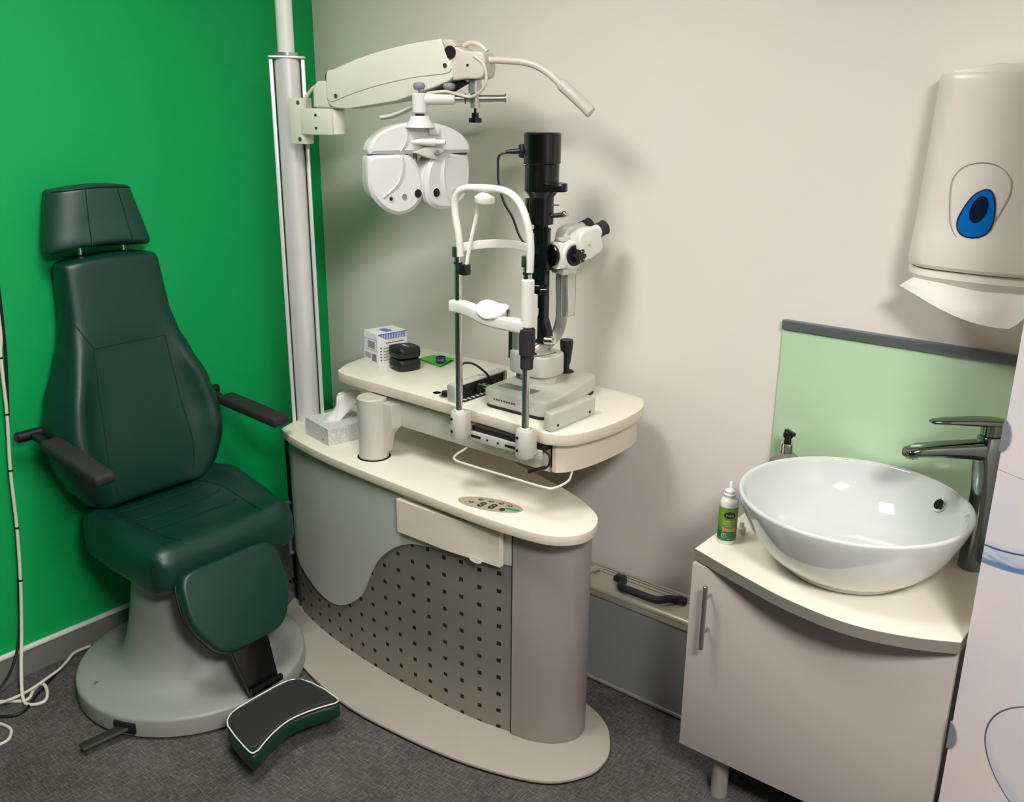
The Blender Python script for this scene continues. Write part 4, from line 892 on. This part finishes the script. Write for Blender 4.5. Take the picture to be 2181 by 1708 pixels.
single(G().grid(clo, 16, 10, thick=(0, 0, -.0015)).grid(lambda u, v: (Vector(clo(u, v))-Vector((0, 0, Vector(clo(u, v)).z-.9312-.0012*math.sin(3*u)**2)))+Vector((.002, -.002, 0)), 8, 8, thick=(0, 0, -.001)), 'cleaning_cloth', M['green_cloth'], 'folded bright green lens cleaning cloth lying on the instrument table', 'cloth', (.75, -.175, .93))
rg = thing('lens_ring', 'small dark blue round lens ring sitting on the green cloth', 'lens', (.782, -.192, .9375))
G().lathe([(.0135, 0), (.0165, 0), (.0165, .016), (.0135, .016), (.0135, 0)], T(.782, -.192, .9375), 32).make('ring', M['blue_ring'], rg)
G().lathe([(0, .002), (.0136, .002), (.0136, .0045), (0, .0045)], T(.782, -.192, .9375), 24).make('lens', M['navy'], rg)
def wr(R_, F): return lambda v: Vector((R_*math.sin(v.x/R_), v.y, 0*R_+R_*math.cos(v.x/R_)+v.z))
VF = fr((.782, -.192, .9455), (.785, .62, 0), (0, 0, 1), (.62, -.785, 0))
G().text('VOLK 90D', .0055, VF, .0002, wrap=wr(.0166, None)).make('lettering', M['white_ink'], rg)
# tissue box
p, e, n_, Lx, Dy, z0, z1 = box_from((.467, -.507), (.617, -.537), .235, .70, .760)
TF = fr((.617, -.537, .70), (Vector((.467, -.507, 0))-Vector((.617, -.537, 0))), (.12, -.99, 0), (0, 0, 1))
e = (Vector((.617, -.537, 0))-Vector((.467, -.507, 0))).normalized(); n_ = Vector((-e.y, e.x, 0))
TF = fr((.467, -.507, .70), e, n_, (0, 0, 1)); TL = .152
tb = thing('tissue_box', 'pale grey patterned tissue box with one tissue pulled up, beside the table column', 'tissue box', tuple(TF @ Vector((TL/2, .1, 0))))
G().b2(0, TL, 0, .16, 0, .058, .001, 1, TF).make('carton', M['tissue_box'], tb)
G().lathe([(0, 0), (.055, 0), (0, .0004)], TF @ T(TL*.55, .075, .058), 28, sx=.35).make('slot', M['paper'], tb)
def tis(u, v):
    a = -.026+.052*u; hgt = .098*v*(1-.35*abs(u-.55))
    return TF @ Vector((TL*.48+a*.45+.022*v+.008*math.sin(u*9+v*3)*v, .045+.035*u+.10*v*(.35+u*.35)+.008*math.sin(v*4+u*5), .058+hgt))
G().grid(tis, 16, 14, thick=(.0008, 0, 0)).grid(lambda u, v: Vector(tis(u, v))+Vector((.012*(1-v*.7)+.006*math.sin(7*u), -.004, -.004*v)), 12, 10, thick=(.0008, 0, 0)).make('tissue', M['paper'], tb, 80)
G().prism([(-.006, -.004), (.006, -.004), (0, .006)], 0, .0005, 0, 2, fr(TF @ Vector((TL-.035, -.0002, .016)), e, (0, 0, 1), -n_)).make('logo', M['knob_grey'], tb)

# ------------------------------------------------------------------ flight case
case = thing('equipment_case', 'grey aluminium edged equipment case with black handle standing against the back wall', 'case', (1.56, -.11, 0))
X0, X1, Y0, Y1, HZ = 1.285, 1.84, -.186, -.045, .338
G().b2(X0+.004, X1-.004, Y0+.004, Y1-.004, .006, HZ-.004).make('panel', M['case_panel'], case)
eg = G()
for z in (.012, HZ-.012):
    for y in (Y0+.011, Y1-.011): eg.cyl((X0, y, z), (X1, y, z), .0125 if z > .1 else .010, seg=16)
for x in (X0+.01, X1-.01):
    for y in (Y0+.01, Y1-.01): eg.cyl((x, y, .01), (x, y, HZ-.01), .009, seg=12)
eg.b2(X0, X1, Y0-.0005, Y0+.006, HZ-.034, HZ-.012, .002).b2(X0, X1, Y0-.0005, Y0+.006, .010, .020, .002).make('edge_profile', M['case_alu'], case)
lid = G().b2(X0, X1, Y0+.012, Y1-.01, HZ-.012, HZ+.002).make('lid', M['case_alu'], case)
ll = G()
for y in (-.10, -.082, -.070): ll.b2(X0, X1, y, y+.0015, HZ+.002, HZ+.0028)
ll.make('lid_groove', M['ink'], lid)
hg = G().tube([(1.462, -.118, HZ+.012), (1.478, -.135, HZ+.02), (1.492, -.17, HZ+.022), (1.515, -.178, HZ+.024), (1.60, -.178, HZ+.024), (1.622, -.168, HZ+.022), (1.64, -.14, HZ+.02), (1.655, -.118, HZ+.012)], .0115, 12, 4).make('handle', M['rubber'], case, 60)
for x in (1.452, 1.662): G().b2(x-.017, x+.017, -.128, -.098, HZ+.002, HZ+.020, .005).make('handle_mount', M['black'], hg)
G().b2(1.335, 1.375, -.125, -.085, HZ+.002, HZ+.006, .001).cyl((1.352, -.17, HZ+.010), (1.368, -.10, HZ+.014), .006, seg=10).cyl((1.335, -.168, HZ+.010), (1.372, -.168, HZ+.010), .007, seg=10).b2(1.335, 1.362, -.178, -.165, HZ-.002, HZ+.008, .002).make('latch', M['chrome'], case)

# ------------------------------------------------------------------ washbasin corner
wt = [(1.852, -.014), (1.852, -.424)]+[(p.x, p.y) for p in catmull([(1.852, -.424, 0), (1.94, -.456, 0), (2.03, -.486, 0), (2.12, -.512, 0), (2.225, -.527, 0), (2.31, -.522, 0), (2.40, -.493, 0), (2.478, -.452, 0)], 6)[1:]]+[(2.482, -.014)]
single(G().prism(wt, .672, .70, .0008, 1), 'worktop', [M['worktop_edge'], M['cream']], 'cream worktop with bowed grey front edge carrying the round washbasin', 'worktop', (2.17, -.25, .672), angle=30, top=1)
cab = thing('vanity_cabinet', 'grey washbasin cabinet with one wide door and bar handle on short legs', 'cabinet', (2.17, -.22, 0))
G().b2(1.872, 2.462, -.418, -.02, .145, .6715).make('body', M['carcass'], cab)
dd = G().b2(1.856, 2.474, -.438, -.419, .14, .668, .0015).make('door', M['cabinet'], cab)
hh = G().cyl((1.912, -.470, .462), (1.912, -.470, .636), .006, bev=.001, seg=20)
for z in (.505, .60): hh.cyl((1.912, -.4385, z), (1.912, -.470, z), .004, seg=12)
hh.make('handle', M['steel'], dd)
for x, y in ((1.955, -.385), (2.40, -.385), (1.955, -.06), (2.40, -.06)): G().cyl((x, y, 0), (x, y, .145), .022, seg=24).make('leg', M['column_grey'], cab)
# splashback
spb = thing('splashback', 'pale green glass splashback with grey metal top rail behind the washbasin', 'splashback', (2.17, -.006, .70))
G().b2(1.852, 2.486, -.012, -.0005, .70, 1.182, .001).make('glass_panel', M['splash'], spb)
G().b2(1.85, 2.487, -.020, -.0005, 1.182, 1.207, .003).make('top_rail', M['splash_rail'], spb)
# basin
BX, BY = 2.172, -.279
BR = [(0, .0), (.128, .0), (.140, .003), (.146, .012), (.165, .024), (.195, .05), (.222, .085), (.242, .125), (.254, .155), (.259, .172), (.2595, .178), (.256, .182), (.250, .180), (.246, .172), (.238, .145), (.218, .105), (.185, .065), (.14, .038), (.09, .026), (.03, .022), (0, .021)]
ba = thing('washbasin', 'round white ceramic countertop washbasin bowl on the cream worktop', 'washbasin', (BX, BY, .70))
cvb = catmull([(r, z, 0) for r, z in BR[1:]], 4)
bw_ = G().lathe([(0, 0)]+[(max(0, p.x), p.y) for p in cvb[:-1]]+[(0, .021)], T(BX, BY, .70), 96).make('bowl', M['ceramic'], ba, 60)
od_ = Vector((.63, .78, 0)).normalized()
oc = Vector((BX, BY, .70))+od_*.2350+Vector((0, 0, .138)); on = (-od_*.82+Vector((0, 0, .57))).normalized()
G().lathe([(0, 0), (.016, 0), (.018, .003), (.0172, .006), (.0135, .008), (.0125, .004), (0, .003)], axisframe(oc, on), 28).make('overflow_ring', M['chrome'], bw_)
G().lathe([(0, 0), (.0122, 0), (.0122, .002), (0, .0025)], axisframe(oc+on*.0035, on), 16).make('overflow_hole', M['darkvoid'], bw_)
G().lathe([(0, 0), (.032, 0), (.030, .004), (.012, .006), (0, .006)], T(BX, BY, .7215), 32).make('drain', M['chrome'], bw_)
# tap
tp = thing('basin_tap', 'tall chrome single lever mixer tap standing behind the washbasin', 'tap', (2.405, -.085, .70))
sd = Vector((-.75, -.66, 0)).normalized(); sp_ = Vector((.66, -.75, 0)).normalized()
def tr(z, w, d, off=0):
    return [Vector((2.405, -.085, z))+sd*(b+off)+sp_*a for a, b in rrect(w, d, min(w, d)*.38, 5)]
body = G().loft([tr(.70, .056, .056), tr(.704, .056, .056), tr(.80, .052, .053), tr(.90, .052, .055), tr(.96, .054, .060, .004), tr(.99, .048, .062, .006), tr(1.028, .046, .056, .004), tr(1.032, .040, .05, .004)]).make('tap_body', M['tap_chrome'], tp, 50)
def sr(s_, z, w, h): return [Vector((2.405, -.085, z))+sd*s_+sp_*a+Vector((0, 0, b)) for a, b in rrect(w, h, min(w, h)*.35, 5)]
G().loft([sr(.0, .995, .044, .056), sr(.05, .999, .046, .042), sr(.12, 1.000, .046, .030), sr(.17, .998, .044, .024), sr(.195, .992, .040, .020), sr(.20, .990, .034, .016)]).make('spout', M['tap_chrome'], tp, 50)
G().cyl(Vector((2.405, -.085, .986))+sd*.182, Vector((2.405, -.085, .979))+sd*.182, .012, seg=20).make('aerator', M['chrome'], tp)
G().loft([tr(1.034, .040, .048, .004), tr(1.060, .044, .052, .004)]).make('cartridge_cap', M['tap_chrome'], tp, 50)
G().loft([sr(-.024, 1.062, .034, .012), sr(0, 1.064, .046, .016), sr(.05, 1.067, .044, .013), sr(.11, 1.068, .036, .009), sr(.145, 1.067, .026, .007), sr(.152, 1.067, .016, .005)]).make('lever', M['tap_chrome'], tp, 50)
# soap dispenser
so = thing('soap_dispenser', 'clear soap bottle with chrome collar and black pump behind the washbasin', 'soap dispenser', (1.925, -.085, .70))
G().lathe([(0, 0), (.042, 0), (.045, .004), (.045, .135), (.040, .155), (.022, .170), (.014, .174), (0, .174)], T(1.925, -.085, .70), 36).make('bottle', M['soap'], so, 50)
G().cyl((1.925, -.085, .872), (1.925, -.085, .900), .0165, bev=.001, seg=28).make('collar', M['chrome'], so)
G().lathe([(0, 0), (.0095, 0), (.0095, .012), (.013, .016), (.0135, .026), (.010, .031), (0, .032)], T(1.925, -.085, .900), 24).bar((1.915, -.080, .931), (1.946, -.096, .928), .014, .011, .004).make('pump', M['blackmetal'], so)
# solution bottle
SB = (1.893, -.337, .70)
sb = thing('solution_bottle', 'white contact lens solution bottle with green label standing open beside the washbasin', 'bottle', SB)
G().lathe([(0, 0), (.0205, 0), (.023, .003), (.023, .105), (.0225, .112), (.018, .118), (.0135, .121), (.0135, .126), (.0150, .127), (.0150, .130), (.0125, .131), (.0125, .135), (.0135, .136), (.0135, .139), (.009, .143), (.0055, .145), (.0042, .160), (.0036, .161), (0, .161)], T(*SB), 40).make('body', M['white_gloss'], sb, 40)
G().lathe([(.0233, .011), (.0235, .012), (.0235, .098), (.0233, .099)], T(*SB), 40).make('label', M['label'], sb, 60)
vd = Vector((2.8165-SB[0], -2.3395-SB[1], 0)).normalized(); vd = (Matrix.Rotation(math.radians(10), 4, 'Z') @ vd)
LF = fr(SB, Vector((-vd.y, vd.x, 0)), (0, 0, 1), vd)
Rb = .0236
def onb(M_): pass
def wrp(dx=0, dy=0, dz=0): return lambda v: Vector((Rb*math.sin((v.x+dx)/Rb), v.y+dy, Rb*math.cos((v.x+dx)/Rb)+dz+v.z*.3))
def patch(pts, dy, dz=.0001):
    return [wrp(0, dy, dz)(Vector((a, b, 0))) for a, b in pts]
def ellp(rx, ry, n=24, pw=1): return [(rx*math.cos(2*PI*k/n), ry*math.copysign(abs(math.sin(2*PI*k/n))**pw, math.sin(2*PI*k/n))) for k in range(n)]
def fan(g, pts, cy, dz):
    V = [wrp(0, cy, dz)(Vector((0, 0, 0)))]; n = len(pts)
    for k_ in (.5, 1): V += [wrp(0, cy, dz)(Vector((a*k_, b*k_, 0))) for a, b in pts]
    F = [(0, 1+k, 1+(k+1) % n) for k in range(n)]+[(1+k, 1+n+k, 1+n+(k+1) % n, 1+(k+1) % n) for k in range(n)]
    g.raw(V, F, LF)
g_ = G(); fan(g_, ellp(.0150, .0095, 24, 1.3), .080, .0003); g_.make('eye_logo', M['navy'], sb)
G().text('Vision', .0085, LF, .0001, wrap=wrp(0, .080, .0006)).text('Contact Lens', .0055, LF, .0001, wrap=wrp(0, .0645, .0003)).text('Saline Solution', .0055, LF, .0001, wrap=wrp(0, .058, .0003)).text('sensitive eyes', .0038, LF, .0001, wrap=wrp(0, .0520, .0003)).make('label_text', M['white_ink'], sb)
g_ = G(); fan(g_, rrect(.034, .013, .002, 6), .0415, .0003); g_.make('orange_band', M['orange'], sb)
G().text('Saline rinse', .0036, LF, .0001, wrap=wrp(0, .0435, .0006)).text('for lenses', .0036, LF, .0001, wrap=wrp(0, .0385, .0006)).text('X', .0070, LF, .0001, wrap=wrp(-.012, .026, .0003)).tube([LF @ wrp(-.012, .026, .0005)(Vector((.0058*math.cos(a), .0058*math.sin(a), 0))) for a in [2*PI*k/20 for k in range(20)]], .0004, 5, 1, closed=True).text('100ml', .0036, LF, .0001, wrap=wrp(0, .0165, .0003)).make('label_text', M['white_ink'], sb)
single(G().lathe([(0, 0), (.0105, 0), (.011, .002), (.011, .016), (.009, .018), (.006, .020), (.005, .032), (0, .033)], T(1.902, -.272, .70), 24), 'bottle_cap', M['white_plastic'], 'small white screw cap on the worktop behind the solution bottle', 'cap', (1.902, -.272, .70))

# ------------------------------------------------------------------ paper towel dispenser
dp = thing('paper_towel_dispenser', 'white wall mounted paper towel dispenser with blue teardrop window', 'dispenser', (2.31, 0, 1.39))
XL, XR_ = 2.155, 2.475; XC = (XL+XR_)/2
def dq(u): return max(0, 1-abs(u)**7)**.4*(1-.10*u*u)
def dsec(z):
    t = (z-1.40)/.41
    return (XR_-XL)/2-.010*t, .142-.03*t
def dy(x, z):
    w_, d_ = dsec(z); u = (x-XC)/w_; return -d_*dq(u)
def dring(z, kw=1, kd=1, zz=0):
    w_, d_ = dsec(z); R = []
    for k in range(81):
        u = math.cos(PI*k/80); u = math.copysign(abs(u)**.55, u)
        q = dq(u)
        drop = -.018*(q)*max(0, (1.47-z)/.07) if z < 1.47 else 0
        R.append(Vector((XC+w_*kw*u, -.002-(d_*kd)*q, z+drop+zz+.006*q*max(0, (z-1.75)/.06))))
    return R
rg_ = [dring(1.412, .985, .90), dring(1.414, .995, .96), dring(1.42), dring(1.435), dring(1.46, 1, 1), dring(1.475, .995, .97)]+[dring(1.475+.02+.30*k/10, .99, .955) for k in range(11)]+[dring(1.803, .985, .945), dring(1.8065, .978, .93), dring(1.808, .965, .905)]
cvr = G().loft(rg_).make('cover', M['dispenser'], dp, 35)
G().loft([[v+Vector((0, 0, -.006)) for v in dring(1.388, .97, .80)], dring(1.398, .985, .93), dring(1.411, .975, .90)]).make('lower_tray', M['dispenser'], dp, 35)
G().b2(2.20, 2.44, -.115, -.03, 1.366, 1.388, .006).make('paper_outlet', M['disp_line'], dp)
G().prism([(2.165, 1.80), (2.20, 1.82), (2.28, 1.832), (2.40, 1.835), (2.45, 1.82), (2.465, 1.80)], .0, .045, .002, 2, fr((0, 0, 0), (1, 0, 0), (0, 0, 1), (0, -1, 0))).make('back_plate', M['dispenser'], dp)
def onsurf(x, z, e=.0012, k_=.003): w_, d_ = dsec(z); u = (x-XC)/(w_*.99); return Vector((x, -.002-d_*.955*dq(u)-e-.0012, z))
def dfan(pts, cx, cz, e):
    n = len(pts); V = [onsurf(cx, cz, e)]; rr = (.25, .5, .75, 1)
    for k_ in rr: V += [onsurf(cx+(a-cx)*k_, cz+(b-cz)*k_, e) for a, b in pts]
    F = [(0, 1+k, 1+(k+1) % n) for k in range(n)]
    for j in range(len(rr)-1): F += [(1+j*n+k, 1+(j+1)*n+k, 1+(j+1)*n+(k+1) % n, 1+j*n+(k+1) % n) for k in range(n)]
    return G().raw(V, F)
outl = sm2([(2.297, 1.632), (2.333, 1.626), (2.358, 1.603), (2.363, 1.572), (2.35, 1.53), (2.335, 1.497), (2.317, 1.474), (2.296, 1.468), (2.272, 1.475), (2.255, 1.505), (2.247, 1.55), (2.245, 1.592), (2.262, 1.62)], 5)
G().tube([onsurf(a, b, .0004) for a, b in outl], .0011, 6, 1, closed=True).make('window_outline', M['disp_line'], cvr)
tear = sm2([(2.315, 1.577), (2.329, 1.572), (2.338, 1.55), (2.341, 1.51), (2.33, 1.485), (2.305, 1.475), (2.280, 1.482), (2.270, 1.505), (2.278, 1.535), (2.295, 1.565)], 5)
tc_ = dfan(tear, 2.307, 1.518, .0016).make('level_window', M['blue'], cvr, 80)
G().tube([onsurf(a, b, .0012) for a, b in tear], .0018, 6, 1, closed=True).make('window_rim', M['navy'], tc_)
dfan([(2.309+.0175*math.cos(a)+.004*math.sin(a), 1.535+.0285*math.sin(a)) for a in [2*PI*k/28 for k in range(28)]], 2.309, 1.535, .0021).make('paper_gauge', M['navy'], tc_, 80)
G().tube([(2.392, -.035, 1.832), (2.398, -.04, 1.852), (2.412, -.04, 1.862), (2.43, -.038, 1.862), (2.45, -.035, 1.855)], .006, 10).tube([(2.395, -.03, 1.833), (2.405, -.03, 1.846), (2.43, -.03, 1.842)], .004, 8).make('hanging_hook', M['dispenser'], dp)
def tow(u, v):
    top_ = Vector((2.195+.235*u, -.075-.02*math.sin(u*PI), 1.378+.006*math.sin(u*8)))
    xs = 2.165+.268*u
    bot = Vector((xs, -.125-.045*math.sin(u*2.6), 1.352-.058*math.sin(min(1, u*1.12)*PI*.5)**1.2+(.045*max(0, (u-.93)/.07) if u > .93 else 0)))
    p_ = top_.lerp(bot, v); p_.y -= .018*math.sin(v*PI)+.006*math.sin(u*9+v*3)*v*(1-v)*3
    p_.x += .016*v*v*(u > .93)*(u-.93)/.07
    return p_
single(G().grid(tow, 36, 14, thick=(0, .0008, .0003)), 'paper_towel', M['paper'], 'white folded paper towel hanging out of the dispenser', 'paper towel', (2.31, -.12, 1.30), angle=80)

# ------------------------------------------------------------------ display board
ang = math.atan2(-.45, .893)
bd = thing('display_board', 'tall white poster board printed with pale blue contact lenses at the right edge', 'poster board', (2.4885, -.4565, 0), ang)
BM = ROOTM[bd.name]
G().b2(0, .95, 0, .016, .02, 2.0, .001, 1, BM).make('printed_panel', M['board'], bd)
G().b2(.06, .10, -.10, .12, 0, .0195, .003, 1, BM).b2(.86, .90, -.10, .12, 0, .0195, .003, 1, BM).make('foot', M['silver'], bd)
for z in (1.155, .485):
    G().prism([(-.002, -.033)]+[(-.004+.022*math.cos(a), .033*math.sin(a)) for a in [PI*(-.46+.92*k/20) for k in range(21)]]+[(-.002, .033)], 0, .003, .0005, 1, BM @ fr((.0, -.0005, z), (1, 0, 0), (0, 0, 1), (0, -1, 0))).box((.002, .020, .066), (-.001, .008, z), 0, M=BM).make('edge_clip', M['knob_grey'], bd)

# ------------------------------------------------------------------ cables at the left
wc = [(.022, -1.212, 2.45), (.02, -1.214, 1.9), (.02, -1.216, 1.4), (.02, -1.221, 1.112), (.02, -1.232, 1.03), (.022, -1.241, .861), (.024, -1.258, .689), (.028, -1.268, .507), (.034, -1.285, .338), (.05, -1.312, .183), (.095, -1.35, .07), (.15, -1.378, .012), (.185, -1.372, .006), (.20, -1.34, .006), (.17, -1.315, .008), (.12, -1.30, .008), (.105, -1.31, .007), (.12, -1.335, .006), (.15, -1.37, .005), (.10, -1.42, .005), (.03, -1.48, .005)]
g_ = single(G().tube(wc, .0052, 10, 6), 'white_cable', M['cable_white'], 'white cable hanging down the green wall and looping on the carpet', 'cable', (.15, -1.378, .0))
for k in (4, 5, 6, 7, 8): G().lathe([(.0045, 0), (.0066, 0), (.0066, .005), (.0045, .005), (.0045, 0)], axisframe(Vector(wc[k]), Vector(wc[k+1])-Vector(wc[k-1])), 12).make('cable_tie', M['black'], g_)
single(G().tube([(.020, -1.203, 2.45), (.018, -1.204, 1.4), (.014, -1.21, 1.1), (.013, -1.223, .95), (.013, -1.252, .70), (.014, -1.262, .50), (.016, -1.287, .30), (.035, -1.315, .16), (.055, -1.36, .07), (.06, -1.41, .02), (.08, -1.45, .005), (.14, -1.47, .005), (.19, -1.44, .006), (.20, -1.40, .006), (.15, -1.34, .0055), (.10, -1.27, .0055), (.06, -1.21, .006), (.03, -1.17, .0055)], .0042, 8, 6), 'black_cable', M['black'], 'black cable running behind the white one down to the skirting', 'cable', (.08, -1.45, 0))
single(G().tube([(.022, -1.10, .010), (.024, -1.155, .012), (.05, -1.19, .012), (.085, -1.235, .016), (.108, -1.285, .019), (.125, -1.345, .017), (.13, -1.40, .018), (.10, -1.45, .008), (.06, -1.50, .005)], .0045, 8, 6), 'floor_cable', M['cable_white'], 'thin white cable lying along the skirting behind the chair base', 'cable', (.05, -1.19, 0))
single(G().tube([(.12, -1.52, .005), (.19, -1.478, .005), (.245, -1.462, .005), (.282, -1.475, .005), (.30, -1.50, .005), (.29, -1.56, .005), (.25, -1.62, .005)], .0045, 8, 6), 'looped_cable', M['cable_white'], 'short white cable loop on the carpet at the lower left corner', 'cable', (.245, -1.462, 0))
